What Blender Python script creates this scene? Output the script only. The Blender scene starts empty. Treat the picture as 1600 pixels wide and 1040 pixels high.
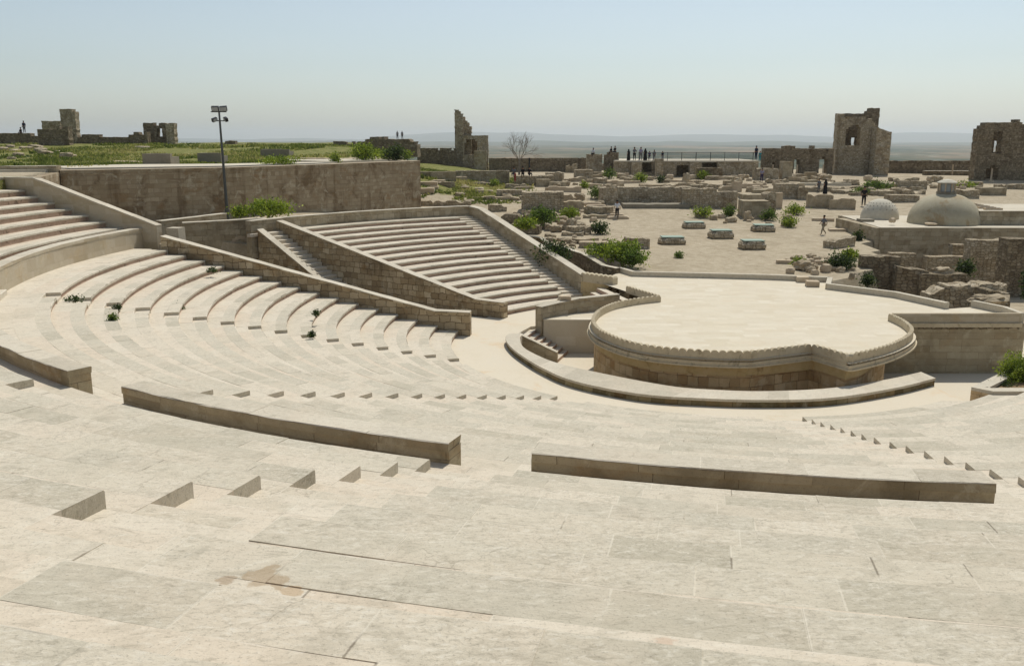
import bpy, math, random, bisect
from math import sin, cos, pi, radians, degrees, hypot, atan2, floor
from mathutils import Vector, noise, geometry
R = random.Random(7)
S = bpy.context.scene
# ---------------------------------------------------------------- camera, sky, sun
EZ = 10.25; F = 1400.0; PITCH = math.atan(305/1400)
cam = bpy.data.objects.new('camera', bpy.data.cameras.new('camera')); S.collection.objects.link(cam); S.camera = cam
cam.location = (0, 0, EZ); cam.rotation_euler = (pi/2-PITCH, 0, 0)
cam.data.sensor_width = 36; cam.data.lens = F/1600*36; cam.data.clip_end = 90000; cam.data.clip_start = .1
SUN_EL, SUN_AZ = radians(59), radians(24)      # azimuth clockwise from +Y (away from the camera)
W = bpy.data.worlds.new('World'); S.world = W; W.use_nodes = True
sky = W.node_tree.nodes.new('ShaderNodeTexSky'); sky.sky_type = 'NISHITA'; sky.sun_disc = False
sky.sun_elevation = SUN_EL; sky.sun_rotation = SUN_AZ; sky.air_density = 1.0; sky.dust_density = 1.2; sky.ozone_density = 1.0; sky.altitude = 300
bgn = W.node_tree.nodes['Background']; bgn.inputs[1].default_value = .108
hsv = W.node_tree.nodes.new('ShaderNodeHueSaturation'); hsv.inputs['Saturation'].default_value = .62; hsv.inputs['Hue'].default_value = .5
W.node_tree.links.new(sky.outputs[0], hsv.inputs['Color']); tint = W.node_tree.nodes.new('ShaderNodeMix'); tint.data_type = 'RGBA'; tint.blend_type = 'MULTIPLY'; tint.inputs[0].default_value = 1
tc = W.node_tree.nodes.new('ShaderNodeTexCoord'); wn = W.node_tree.nodes.new('ShaderNodeTexNoise'); wn.inputs['Scale'].default_value = 2.2; wn.inputs['Detail'].default_value = 5; mp_ = W.node_tree.nodes.new('ShaderNodeMapping'); mp_.inputs['Scale'].default_value = (1, 1, 5)
W.node_tree.links.new(tc.outputs['Generated'], mp_.inputs[0]); W.node_tree.links.new(mp_.outputs[0], wn.inputs['Vector']); wr = W.node_tree.nodes.new('ShaderNodeValToRGB'); wr.color_ramp.elements[0].position = .35; wr.color_ramp.elements[1].position = .7
wr.color_ramp.elements[0].color = (.91, .965, .96, 1); wr.color_ramp.elements[1].color = (.945, .985, .98, 1); W.node_tree.links.new(wn.outputs[0], wr.inputs[0])
W.node_tree.links.new(hsv.outputs[0], tint.inputs[6]); W.node_tree.links.new(wr.outputs[0], tint.inputs[7]); W.node_tree.links.new(tint.outputs[2], bgn.inputs[0])
sl = bpy.data.lights.new('sun', 'SUN'); sl.energy = 3.45; sl.angle = radians(.5); sl.color = (1, .965, .89)
so = bpy.data.objects.new('sun', sl); S.collection.objects.link(so)
sd = Vector((sin(SUN_AZ)*cos(SUN_EL), cos(SUN_AZ)*cos(SUN_EL), sin(SUN_EL)))
so.rotation_euler = sd.to_track_quat('Z', 'Y').to_euler()
S.view_settings.view_transform = 'Standard'; S.view_settings.look = 'None'; S.view_settings.gamma = 1; S.view_settings.exposure = -.01
S.view_settings.use_curve_mapping = False
S.render.engine = 'CYCLES'; S.cycles.volume_bounces = 2

# ---------------------------------------------------------------- measuring helpers (survey of the site, z in metres, orchestra floor = 0)
def ray(x, y):
    u = (x-800)/F; v = (520-y)/F
    return (u, cos(PITCH)+v*sin(PITCH), -sin(PITCH)+v*cos(PITCH))
def at(x, y, z):
    r = ray(x, y); t = (z-EZ)/r[2]; return (r[0]*t, r[1]*t)
def hz(y, X, Y):
    v = (520-y)/F
    return EZ+(v*Y*cos(PITCH)-Y*sin(PITCH))/(cos(PITCH)+v*sin(PITCH))
def xd(x, y, Y):
    r = ray(x, y); return r[0]*Y/r[1]
CX, CY = 9.7, 44.1
def cp(r, th): return (CX+r*cos(radians(th)), CY+r*sin(radians(th)))
def lerp(a, b, t): return a+(b-a)*t
def sst(a, b, x):
    t = max(0, min(1, (x-a)/(b-a))); return t*t*(3-2*t)
def interp(tab, x):
    if x <= tab[0][0]: return tab[0][1]
    for (a, va), (b, vb) in zip(tab, tab[1:]):
        if x <= b: return lerp(va, vb, (x-a)/(b-a))
    return tab[-1][1]
def inpoly(x, y, P):
    c = False; j = len(P)-1
    for i in range(len(P)):
        if (P[i][1] > y) != (P[j][1] > y) and x < (P[j][0]-P[i][0])*(y-P[i][1])/(P[j][1]-P[i][1])+P[i][0]: c = not c
        j = i
    return c
def nz(x, y, z=0, s=1.0): return noise.noise(Vector((x*s, y*s, z*s)))

# ---------------------------------------------------------------- object helpers
def tag(o, label=None, cat=None, group=None, kind=None):
    if label: o['label'] = label
    if cat: o['category'] = cat
    if group: o['group'] = group
    if kind: o['kind'] = kind
    return o
def empty(name, loc=(0, 0, 0), rz=0, label=None, cat=None, group=None, kind=None):
    o = bpy.data.objects.new(name, None); S.collection.objects.link(o); o.location = loc; o.rotation_euler = (0, 0, rz)
    o.empty_display_size = .2
    return tag(o, label, cat, group, kind)
class MB:
    def __init__(s): s.v = []; s.f = []; s.uv = []; s.j = []; s.c = []; s.m = []
    def face(s, pts, uv=None, col=(.5, 0, .5), jt=None, mi=0):
        i = len(s.v); s.v += [tuple(p) for p in pts]; n = len(pts); s.f.append(tuple(range(i, i+n)))
        if uv is None:
            a = Vector(pts[1])-Vector(pts[0]); b = Vector(pts[2])-Vector(pts[0]); nn = a.cross(b)
            if nn.length < 1e-9: nn = Vector((0, 0, 1))
            nn.normalize()
            if abs(nn.z) > .75: uv = [(p[0], p[1]) for p in pts]
            else:
                t = Vector((-nn.y, nn.x, 0)).normalized(); uv = [(p[0]*t.x+p[1]*t.y, p[2]) for p in pts]
        s.uv.append(uv); s.j.append(jt or [(9, 9)]*n); s.c.append(col); s.m.append(mi)
    def box(s, x0, x1, y0, y1, z0, z1, rz=0, o=(0, 0, 0), mi=0, col=None, bottom=False):
        col = col or (R.random(), 0, R.random()); ca, sa = cos(rz), sin(rz)
        P = [(x, y, z) for z in (z0, z1) for x, y in ((x0, y0), (x1, y0), (x1, y1), (x0, y1))]
        P = [(o[0]+x*ca-y*sa, o[1]+x*sa+y*ca, o[2]+z) for x, y, z in P]
        for q in ((0, 1, 5, 4), (1, 2, 6, 5), (2, 3, 7, 6), (3, 0, 4, 7), (4, 5, 6, 7)): s.face([P[k] for k in q], col=col, mi=mi)
        if bottom: s.face([P[k] for k in (3, 2, 1, 0)], col=col, mi=mi)
    def tube(s, a, b, ra, rb, n=8, mi=0, cap=True):
        a = Vector(a); b = Vector(b); d = (b-a).normalized(); u = d.orthogonal().normalized(); w = d.cross(u)
        A = [a+ra*(cos(2*pi*k/n)*u+sin(2*pi*k/n)*w) for k in range(n)]; B = [b+rb*(cos(2*pi*k/n)*u+sin(2*pi*k/n)*w) for k in range(n)]
        for k in range(n): s.face([A[k], A[(k+1) % n], B[(k+1) % n], B[k]], mi=mi)
        if cap: s.face(B, mi=mi); s.face(A[::-1], mi=mi)
    def build(s, name, mats, parent=None, smooth=False, merge=True):
        me = bpy.data.meshes.new(name); me.from_pydata(s.v, [], s.f)
        if not isinstance(mats, (list, tuple)): mats = [mats]
        for m in mats: me.materials.append(m)
        u = me.uv_layers.new(name='UVMap'); j = me.uv_layers.new(name='joint'); c = me.color_attributes.new(name='rnd', type='FLOAT_COLOR', domain='CORNER')
        me.polygons.foreach_set('material_index', s.m)
        fu = [x for f in s.uv for p in f for x in p]; fj = [x for f in s.j for p in f for x in p]
        fc = [x for f, col in zip(s.f, s.c) for _ in f for x in (col[0], col[1], col[2], 1)]
        me.uv_layers['UVMap'].data.foreach_set('uv', fu); me.uv_layers['joint'].data.foreach_set('uv', fj); me.color_attributes['rnd'].data.foreach_set('color', fc)
        if merge:
            import bmesh
            bm = bmesh.new(); bm.from_mesh(me); bmesh.ops.remove_doubles(bm, verts=bm.verts, dist=.0008); bm.to_mesh(me); bm.free()
        if smooth: me.polygons.foreach_set('use_smooth', [True]*len(me.polygons))
        me.update()
        o = bpy.data.objects.new(name, me); S.collection.objects.link(o)
        if parent is not None: o.parent = parent
        return o

# ---------------------------------------------------------------- materials
def srgb(r, g, b):
    f = lambda c: (c/255/12.92) if c <= 10 else ((c/255+.055)/1.055)**2.4
    return (f(r), f(g), f(b), 1)
class NT:
    def __init__(s, name, rough=.9, spec=.2):
        s.m = bpy.data.materials.new(name); s.m.use_nodes = True; s.t = s.m.node_tree; s.b = s.t.nodes['Principled BSDF']
        s.b.inputs['Roughness'].default_value = rough; s.b.inputs['Specular IOR Level'].default_value = spec
    def n(s, typ, **kw):
        x = s.t.nodes.new(typ)
        for k, v in kw.items(): setattr(x, k, v)
        return x
    def l(s, a, b): s.t.links.new(a, b)
    def put(s, sock, v):
        if isinstance(v, bpy.types.NodeSocket): s.l(v, sock)
        elif isinstance(v, (int, float)) and sock.type == 'RGBA': sock.default_value = (v, v, v, 1)
        elif isinstance(v, tuple) and sock.type == 'RGBA' and len(v) == 3: sock.default_value = v+(1,)
        else: sock.default_value = v
    def math(s, op, a, b=0, clamp=False):
        x = s.n('ShaderNodeMath', operation=op, use_clamp=clamp); s.put(x.inputs[0], a); s.put(x.inputs[1], b); return x.outputs[0]
    def mix(s, f, a, b, mode='MIX'):
        x = s.n('ShaderNodeMix', data_type='RGBA', blend_type=mode); s.put(x.inputs[0], f); s.put(x.inputs[6], a); s.put(x.inputs[7], b); return x.outputs[2]
    def noise(s, scale, vec=None, detail=4, rough=.55, dist=0, out=0):
        x = s.n('ShaderNodeTexNoise'); x.inputs['Scale'].default_value = scale; x.inputs['Detail'].default_value = detail
        x.inputs['Roughness'].default_value = rough; x.inputs['Distortion'].default_value = dist
        if vec: s.l(vec, x.inputs['Vector'])
        return x.outputs[out]
    def ramp(s, f, stops, interp='LINEAR'):
        x = s.n('ShaderNodeValToRGB'); e = x.color_ramp.elements; x.color_ramp.interpolation = interp
        for k, (p, c) in enumerate(stops):
            if k > 1: e.new(p)
            e[k].position = p; e[k].color = c if len(c) == 4 else tuple(c)+(1,)
        s.l(f, x.inputs[0]); return x.outputs[0]
    def step(s, f, a, b):
        x = s.n('ShaderNodeMapRange', interpolation_type='SMOOTHSTEP'); s.put(x.inputs[0], f); x.inputs[1].default_value = a; x.inputs[2].default_value = b; return x.outputs[0]
    def pos(s): return s.n('ShaderNodeNewGeometry').outputs['Position']
    def uv(s, name='UVMap'):
        x = s.n('ShaderNodeUVMap'); x.uv_map = name; return x.outputs[0]
    def map(s, vec, sc): 
        x = s.n('ShaderNodeMapping'); x.inputs['Scale'].default_value = sc; s.l(vec, x.inputs[0]); return x.outputs[0]
    def bump(s, h, strength, dist=.02, prev=None):
        x = s.n('ShaderNodeBump'); x.inputs['Strength'].default_value = strength; x.inputs['Distance'].default_value = dist; s.l(h, x.inputs['Height'])
        if prev: s.l(prev, x.inputs['Normal'])
        return x.outputs[0]
    def done(s, col, nrm=None):
        s.put(s.b.inputs['Base Color'], col)
        if nrm: s.l(nrm, s.b.inputs['Normal'])
        return s.m

def m_slab(name, cols, strip, pit=.5, contrast=1.0):
    """worn limestone slabs: rnd.r = tone of this slab, rnd.g = 1 on the footway strip, joint uv = metres to the slab's ends"""
    t = NT(name, .85, .25); at_ = t.n('ShaderNodeAttribute', attribute_name='rnd'); sep = t.n('ShaderNodeSeparateColor'); t.l(at_.outputs[0], sep.inputs[0])
    p = t.pos(); uv = t.uv()
    base = t.ramp(sep.outputs[0], cols)
    foot = t.ramp(sep.outputs[0], strip)
    c = t.mix(sep.outputs[1], base, foot)
    big = t.noise(.9, p, 5, .6, .4); c = t.mix(t.step(big, .42, .68), c, t.mix(.5, c, srgb(205, 191, 169)))
    dirt = t.noise(2.6, p, 6, .65, .8); c = t.mix(t.math('MULTIPLY', t.step(dirt, .48, .72), .36*contrast), c, srgb(150, 142, 122))
    scr = t.noise(1.0, t.map(p, (7, 19, 9)), 5, .7, .6); c = t.mix(t.math('MULTIPLY', t.step(scr, .54, .66), .42*contrast), c, srgb(222, 214, 196))
    c = t.mix(t.math('MULTIPLY', t.step(scr, .45, .34), .36*contrast), c, srgb(134, 125, 106))
    fine = t.noise(48, p, 4, .7); c = t.mix(t.math('MULTIPLY', t.step(fine, .54, .68), .42*contrast), c, srgb(118, 110, 95))
    gr = t.noise(13, t.map(p, (1, 1.7, 1)), 6, .78, .5); gr2 = t.noise(4.5, p, 5, .7, .4); rg = t.math('SUBTRACT', 1.0, t.math('MULTIPLY', sep.outputs[1], .7)); pat = t.math('MULTIPLY', rg, t.step(t.noise(1.1, p, 3, .6), .36, .6))
    c = t.mix(t.math('MULTIPLY', t.math('MULTIPLY', t.step(gr, .52, .62), pat), .42*contrast), c, srgb(148, 140, 122)); c = t.mix(t.math('MULTIPLY', t.math('MULTIPLY', t.step(gr, .48, .38), pat), .5*contrast), c, srgb(220, 213, 197))
    c = t.mix(t.math('MULTIPLY', t.math('MULTIPLY', t.step(gr2, .55, .68), rg), .2*contrast), c, srgb(162, 155, 138))
    crack = t.n('ShaderNodeTexVoronoi', feature='DISTANCE_TO_EDGE'); crack.inputs['Scale'].default_value = .55
    wv = t.n('ShaderNodeVectorMath', operation='ADD'); t.l(p, wv.inputs[0]); nn = t.noise(3, p, 4, .6, 0, 1)
    sc = t.n('ShaderNodeVectorMath', operation='SCALE'); t.l(nn, sc.inputs[0]); sc.inputs[3].default_value = .45; t.l(sc.outputs[0], wv.inputs[1]); t.l(wv.outputs[0], crack.inputs[0])
    cr = t.math('MULTIPLY', t.step(crack.outputs[0], .006, .0), t.step(t.noise(.7, p, 2), .52, .6)); c = t.mix(t.math('MULTIPLY', cr, .35), c, srgb(120, 108, 90))
    ju = t.n('ShaderNodeSeparateXYZ'); t.l(t.uv('joint'), ju.inputs[0]); jm = t.math('MINIMUM', ju.outputs[0], ju.outputs[1])
    jw = t.noise(1.3, p, 2); jm2 = t.math('ADD', jm, t.math('MULTIPLY', t.noise(22, p, 2), .012))
    jf = t.step(jm2, .018, .009); jc = t.mix(t.step(jw, .57, .62), srgb(218, 209, 190), srgb(96, 84, 68))
    us = t.n('ShaderNodeSeparateXYZ'); t.l(uv, us.inputs[0]); ev = t.math('ADD', us.outputs[1], t.math('MULTIPLY', t.noise(5, p, 3), .03)); el = t.math('MULTIPLY', t.math('MULTIPLY', t.step(ev, .038, .022), t.step(us.outputs[1], -.002, .001)), t.step(t.noise(.9, p, 3), .46, .56))
    c = t.mix(t.math('MULTIPLY', el, .75), c, t.mix(t.step(t.noise(.6, p, 2), .5, .6), srgb(218, 209, 192), srgb(110, 98, 82)))
    c = t.mix(t.math('MULTIPLY', t.math('MULTIPLY', jf, t.step(t.noise(2.3, p, 2), .36, .5)), .6), c, jc)
    if name == 'seat_slabs':
        for (px_, py_, sz_, cc) in ((415, 893, .15, (162, 138, 106)), (350, 893, .07, (154, 130, 102)), (455, 910, .06, (176, 148, 112)), (1045, 992, .08, (194, 168, 144))):
            x_, y_ = at(px_, py_, 7.65); ds = t.n('ShaderNodeVectorMath', operation='DISTANCE'); t.l(t.map(p, (1, 1, 0)), ds.inputs[0]); ds.inputs[1].default_value = (x_, y_, 0)
            d_ = t.math('ADD', ds.outputs['Value'], t.math('MULTIPLY', t.math('SUBTRACT', t.noise(6, p, 4, .6), .5), sz_*3.4)); c = t.mix(t.math('MULTIPLY', t.step(d_, sz_, sz_*.7), .6), c, srgb(*cc))
    h = t.math('ADD', t.math('MULTIPLY', scr, .7), t.math('MULTIPLY', fine, .5)); h = t.math('SUBTRACT', h, t.math('MULTIPLY', jf, .3))
    h = t.math('ADD', t.math('ADD', h, t.math('MULTIPLY', dirt, .8)), t.math('MULTIPLY', gr, t.math('MULTIPLY', rg, 1.2)))
    return t.done(c, t.bump(h, pit, .012))
def m_ashlar(name, pal, bw=.55, bh=.29, mortar=.012, stain=.6, warm=.3, bump=.6, mort_c=(96, 84, 66), irr=.05, stain_c=(92, 78, 58), warm_c=(160, 132, 94), streak=0, mop=.75, pale=.35):
    t = NT(name, .92, .15); p = t.pos(); uv = t.uv()
    nv = t.n('ShaderNodeVectorMath', operation='ADD'); s2 = t.n('ShaderNodeVectorMath', operation='SCALE')
    off = t.n('ShaderNodeVectorMath', operation='SUBTRACT'); t.l(t.noise(1.9, uv, 3, .6, 0, 1), off.inputs[0]); off.inputs[1].default_value = (.5, .5, .5)
    t.l(off.outputs[0], s2.inputs[0]); s2.inputs[3].default_value = irr*4; t.l(uv, nv.inputs[0]); t.l(s2.outputs[0], nv.inputs[1])
    br = t.n('ShaderNodeTexBrick'); br.offset = .43; br.squash = .7; br.squash_frequency = 3; br.offset_frequency = 2
    br.inputs['Color1'].default_value = (0, 0, 0, 1); br.inputs['Color2'].default_value = (1, 1, 1, 1); br.inputs['Mortar'].default_value = (.5, .5, .5, 1)
    br.inputs['Scale'].default_value = 1; br.inputs['Brick Width'].default_value = bw; br.inputs['Row Height'].default_value = bh; br.inputs['Mortar Size'].default_value = mortar
    br.inputs['Mortar Smooth'].default_value = .4; t.l(nv.outputs[0], br.inputs['Vector'])
    n = len(pal); c = t.ramp(br.outputs[0], [(k/(n-1), srgb(*pal[k])) for k in range(n)])
    med = t.noise(3.5, p, 5, .65); c = t.mix(t.math('MULTIPLY', t.step(med, .45, .75), .5), c, srgb(*pal[0]))
    st = t.noise(.55, p, 5, .7, .5); c = t.mix(t.math('MULTIPLY', t.step(st, .48, .66), stain), c, srgb(*stain_c))
    wm = t.noise(.8, t.map(p, (1, 1, 1.7)), 4, .6, .3); c = t.mix(t.math('MULTIPLY', t.step(wm, .54, .68), warm), c, srgb(*warm_c))
    if streak:
        sk = t.noise(1.0, t.map(p, (1.1, 1.1, .09)), 4, .6); c = t.mix(t.math('MULTIPLY', t.step(sk, .5, .66), streak), c, srgb(*stain_c))
    pp_ = t.noise(1.1, t.map(p, (1, 1, .8)), 6, .72, .8); c = t.mix(t.math('MULTIPLY', t.step(pp_, .54, .66), pale), c, srgb(206, 196, 172))
    fine = t.noise(30, p, 4, .7); c = t.mix(t.math('MULTIPLY', t.step(fine, .5, .8), .5), c, srgb(*[int(x*.62) for x in pal[0]]))
    c = t.mix(t.math('MULTIPLY', br.outputs[1], t.math('MULTIPLY', t.step(t.noise(1.7, p, 3), .35, .6), mop)), c, srgb(*mort_c))
    h = t.math('SUBTRACT', t.math('MULTIPLY', t.noise(9, p, 5, .7), .8), t.math('MULTIPLY', br.outputs[1], 1.0)); h = t.math('ADD', h, t.math('MULTIPLY', br.outputs[0], .25))
    return t.done(c, t.bump(h, bump, .03))
def m_rubblewall(name, pal, gap=(84, 70, 54), sc=3.8, stain_c=(84, 66, 46), stain=.45, bump=1.0):
    t = NT(name, .93, .12); p = t.pos(); uv = t.uv()
    nv = t.n('ShaderNodeVectorMath', operation='ADD'); s2 = t.n('ShaderNodeVectorMath', operation='SCALE'); t.l(t.noise(2.2, uv, 3, .6, 0, 1), s2.inputs[0]); s2.inputs[3].default_value = .35
    mp = t.map(uv, (.8, 1.3, 1)); t.l(mp, nv.inputs[0]); t.l(s2.outputs[0], nv.inputs[1])
    v1 = t.n('ShaderNodeTexVoronoi', voronoi_dimensions='2D'); v1.inputs['Scale'].default_value = sc; v1.inputs['Randomness'].default_value = .62; t.l(nv.outputs[0], v1.inputs[0])
    v2 = t.n('ShaderNodeTexVoronoi', voronoi_dimensions='2D', feature='DISTANCE_TO_EDGE'); v2.inputs['Scale'].default_value = sc; v2.inputs['Randomness'].default_value = .62; t.l(nv.outputs[0], v2.inputs[0])
    sp = t.n('ShaderNodeSeparateColor'); t.l(v1.outputs['Color'], sp.inputs[0]); n = len(pal); c = t.ramp(sp.outputs[0], [(k/(n-1), srgb(*pal[k])) for k in range(n)])
    b = t.noise(6, p, 5, .7); c = t.mix(t.math('MULTIPLY', t.step(b, .5, .72), .4), c, srgb(*[int(x*.7) for x in pal[0]]))
    st = t.noise(.6, p, 5, .7, .5); c = t.mix(t.math('MULTIPLY', t.step(st, .5, .66), stain), c, srgb(*stain_c))
    g = t.step(v2.outputs[0], .09, .02); c = t.mix(t.math('MULTIPLY', g, .5), c, srgb(*gap))
    h = t.math('SUBTRACT', t.math('ADD', t.math('MULTIPLY', b, .6), t.math('MULTIPLY', sp.outputs[1], .5)), g); return t.done(c, t.bump(h, bump, .06))
def m_rough(name, pal, s1=.6, s2=7, s3=40, bump=.5, dist=.03, spots=None):
    t = NT(name, .92, .15); p = t.pos(); n = len(pal)
    a = t.noise(s1, p, 6, .65, .4); b = t.noise(s2, p, 5, .7); m = t.math('ADD', t.math('MULTIPLY', a, .6), t.math('MULTIPLY', b, .4))
    c = t.ramp(m, [(.32+.36*k/(n-1), srgb(*pal[k])) for k in range(n)])
    f = t.noise(s3, p, 4, .7); c = t.mix(t.math('MULTIPLY', t.step(f, .52, .75), .35), c, srgb(*[int(x*.6) for x in pal[0]]))
    if spots: c = t.mix(t.math('MULTIPLY', t.step(t.noise(spots[1], p, 5, .7, .5), .56, .66), spots[2]), c, srgb(*spots[0]))
    return t.done(c, t.bump(t.math('ADD', b, t.math('MULTIPLY', f, .5)), bump, dist))
def m_plain(name, c, rough=.6, metal=0, var=.15):
    t = NT(name, rough, .3); t.b.inputs['Metallic'].default_value = metal; a = t.noise(4, t.pos(), 4)
    return t.done(t.mix(t.math('MULTIPLY', a, var*2), srgb(*c), srgb(*[int(x*.7) for x in c])))
def m_leaf(name, pal):
    t = NT(name, .6, .25); at_ = t.n('ShaderNodeAttribute', attribute_name='rnd'); sep = t.n('ShaderNodeSeparateColor'); t.l(at_.outputs[0], sep.inputs[0])
    n = len(pal); c = t.ramp(sep.outputs[0], [(k/(n-1), srgb(*pal[k])) for k in range(n)])
    t.put(t.b.inputs['Base Color'], c)
    tr = t.n('ShaderNodeBsdfTranslucent'); t.l(c, tr.inputs[0]); mx = t.n('ShaderNodeMixShader'); mx.inputs[0].default_value = .4
    out = t.t.nodes['Material Output']; t.l(t.b.outputs[0], mx.inputs[1]); t.l(tr.outputs[0], mx.inputs[2]); t.l(mx.outputs[0], out.inputs[0]); return t.m

M = {}
M['seat'] = m_slab('seat_slabs', [(0, srgb(184, 175, 154)), (.35, srgb(194, 185, 165)), (.7, srgb(202, 192, 171)), (1, srgb(212, 200, 179))], [(0, srgb(200, 189, 168)), (.5, srgb(213, 202, 182)), (1, srgb(209, 194, 172))], .6)
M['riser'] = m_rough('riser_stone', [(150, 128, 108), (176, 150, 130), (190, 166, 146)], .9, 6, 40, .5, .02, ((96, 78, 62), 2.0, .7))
M['coping'] = m_slab('coping_slabs', [(0, srgb(182, 172, 152)), (.5, srgb(196, 186, 166)), (1, srgb(206, 196, 176))], [(0, srgb(200, 186, 166)), (1, srgb(210, 196, 178))], .4, .8)
M['stagefloor'] = m_ashlar('stage_paving', [(204, 192, 168), (212, 201, 179), (207, 196, 174), (216, 206, 186)], 1.1, .5, .007, .22, .3, .2, (188, 172, 148), .004, (194, 178, 152), (206, 188, 160), mop=.28)
M['sand'] = m_rough('sandy_floor', [(204, 192, 168), (212, 200, 178), (210, 200, 180)], .3, 4, 40, .3, .01, ((208, 182, 146), .35, .5))
M['parapet'] = m_ashlar('parapet_blocks', [(152, 139, 113), (178, 165, 137), (164, 149, 121)], 1.3, .62, .008, .5, .4, .5, (96, 82, 62), .01, (104, 90, 66), (160, 128, 84))
M['podium'] = m_ashlar('podium_blocks', [(178, 164, 140), (190, 178, 156), (170, 156, 130)], 1.5, .5, .006, .2, .25, .3, (150, 130, 104), .01, (150, 130, 100), (186, 160, 116))
M['sidewall'] = m_ashlar('sidewall_stones', [(160, 142, 112), (188, 170, 140), (144, 126, 98), (174, 154, 122), (206, 190, 160)], .58, .36, .018, .55, .4, .9, (84, 70, 52), .07, (88, 72, 52), (152, 120, 78))
M['retain'] = m_ashlar('retaining_stones', [(158, 142, 116), (172, 156, 130), (150, 132, 106), (184, 168, 142)], .62, .34, .012, .8, .7, .7, (122, 106, 84), .04, (112, 92, 68), (150, 124, 92), .6, mop=.45, pale=.55)
M['stonelite'] = m_ashlar('pale_ashlar', [(162, 149, 124), (184, 171, 146), (152, 137, 111)], .7, .36, .014, .45, .3, .6, (88, 74, 56), .03)
M['drum'] = m_ashlar('drum_blocks', [(184, 158, 120), (212, 188, 150), (170, 142, 104), (200, 172, 132)], .62, .42, .014, .45, .5, .7, (96, 74, 52), .03, (112, 82, 54), (170, 130, 84))
M['facade'] = m_ashlar('facade_blocks', [(158, 142, 114), (176, 164, 138), (156, 142, 116)], 1.6, .34, .012, .35, .25, .4, (112, 98, 76), .01, (110, 100, 78), (160, 132, 92))
M['plaster'] = m_rough('yellow_plaster', [(176, 152, 108), (196, 174, 130), (204, 184, 146)], .7, 5, 40, .25, .01, ((128, 98, 64), 1.6, .5))
M['cornice'] = m_rough('cornice_stone', [(176, 160, 132), (196, 182, 154), (206, 194, 168)], .8, 6, 40, .3, .01, ((120, 108, 84), 2, .5))
M['lowwall'] = m_ashlar('low_wall_blocks', [(120, 108, 78), (160, 146, 112), (96, 84, 58), (146, 126, 90)], .75, .6, .012, .6, .45, .7, (64, 54, 38), .03, (70, 64, 42), (140, 104, 62))
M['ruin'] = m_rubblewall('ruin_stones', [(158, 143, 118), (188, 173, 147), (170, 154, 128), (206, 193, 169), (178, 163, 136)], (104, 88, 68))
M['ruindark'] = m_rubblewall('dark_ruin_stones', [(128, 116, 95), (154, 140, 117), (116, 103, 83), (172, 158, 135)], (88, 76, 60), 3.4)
M['rubble'] = m_rough('rubble_stone', [(138, 122, 98), (176, 160, 134), (200, 186, 160)], 1.2, 5, 20, 1.0, .06)
M['block'] = m_rough('cut_block', [(166, 148, 124), (192, 174, 148), (206, 192, 168)], .9, 5, 30, .6, .03)
M['dome'] = m_rough('dome_plaster', [(156, 146, 122), (176, 166, 142), (186, 178, 154)], .5, 3, 26, .4, .02, ((150, 120, 78), .35, .5))
M['domewhite'] = m_rough('pale_dome_plaster', [(180, 172, 154), (196, 188, 170), (204, 198, 182)], .8, 5, 30, .4, .02)
M['concrete'] = m_rough('pale_concrete', [(180, 170, 150), (200, 190, 170), (208, 198, 180)], .4, 3, 30, .3, .01)
M['greyblock'] = m_rough('grey_concrete', [(120, 112, 98), (140, 132, 116), (150, 142, 126)], .8, 5, 30, .4, .02)
M['soil'] = m_rough('soil', [(120, 100, 74), (140, 118, 88), (150, 130, 100)], 1, 6, 30, .6, .03)
M['metal'] = m_plain('grey_steel', (92, 94, 92), .5, .6)
M['dark'] = m_plain('dark_metal', (40, 40, 42), .5, .4)
M['glass'] = m_plain('lamp_glass', (170, 175, 175), .15)
M['green'] = m_plain('pale_green_cover', (160, 176, 160), .9)
M['bark'] = m_rough('bark', [(106, 96, 86), (132, 122, 110), (148, 138, 126)], 3, 14, 60, .7, .02)
M['leaf'] = m_leaf('leaves_mid', [(52, 70, 28), (92, 114, 42), (132, 150, 62)])
M['leafy'] = m_leaf('leaves_yellow_green', [(74, 92, 30), (126, 144, 44), (172, 184, 70)])
M['leafd'] = m_leaf('leaves_dark', [(36, 48, 24), (60, 76, 34), (92, 108, 48)])
M['grass'] = m_leaf('grass_blades', [(84, 98, 42), (114, 124, 54), (150, 150, 82), (178, 168, 108)])
for k, c in dict(skin=(150, 112, 86), hair=(24, 20, 18), white=(214, 216, 222), black=(22, 22, 24), navy=(40, 46, 66), grey=(110, 112, 116), khaki=(150, 138, 116), teal=(40, 130, 140), lav=(150, 146, 170), red=(150, 44, 44), purple=(60, 54, 90)).items(): M[k] = m_plain('cloth_'+k, c, .9)
def m_terrain():
    t = NT('dry_ground', .95, .1); p = t.pos(); a = t.noise(.09, p, 5, .6, .5); b = t.noise(1.4, p, 6, .7); f = t.noise(9, p, 5, .7)
    c = t.ramp(t.math('ADD', t.math('MULTIPLY', b, .6), t.math('MULTIPLY', f, .4)), [(.3, srgb(146, 132, 108)), (.5, srgb(176, 162, 138)), (.7, srgb(196, 184, 160))])
    g = t.ramp(t.math('ADD', t.math('MULTIPLY', b, .5), t.math('MULTIPLY', f, .5)), [(.32, srgb(74, 82, 38)), (.48, srgb(108, 112, 56)), (.62, srgb(158, 146, 100))])
    at_ = t.n('ShaderNodeAttribute', attribute_name='rnd'); sep = t.n('ShaderNodeSeparateColor'); t.l(at_.outputs[0], sep.inputs[0])
    gm = t.step(t.math('ADD', sep.outputs[0], t.math('MULTIPLY', t.math('SUBTRACT', b, .5), .9)), .4, .6)
    c = t.mix(t.math('MULTIPLY', t.step(t.noise(.35, p, 5, .7, .6), .5, .64), .5), c, srgb(150, 136, 112)); return t.done(t.mix(gm, c, g), t.bump(t.math('ADD', b, f), .7, .08))
M['terrain'] = m_terrain()
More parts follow.
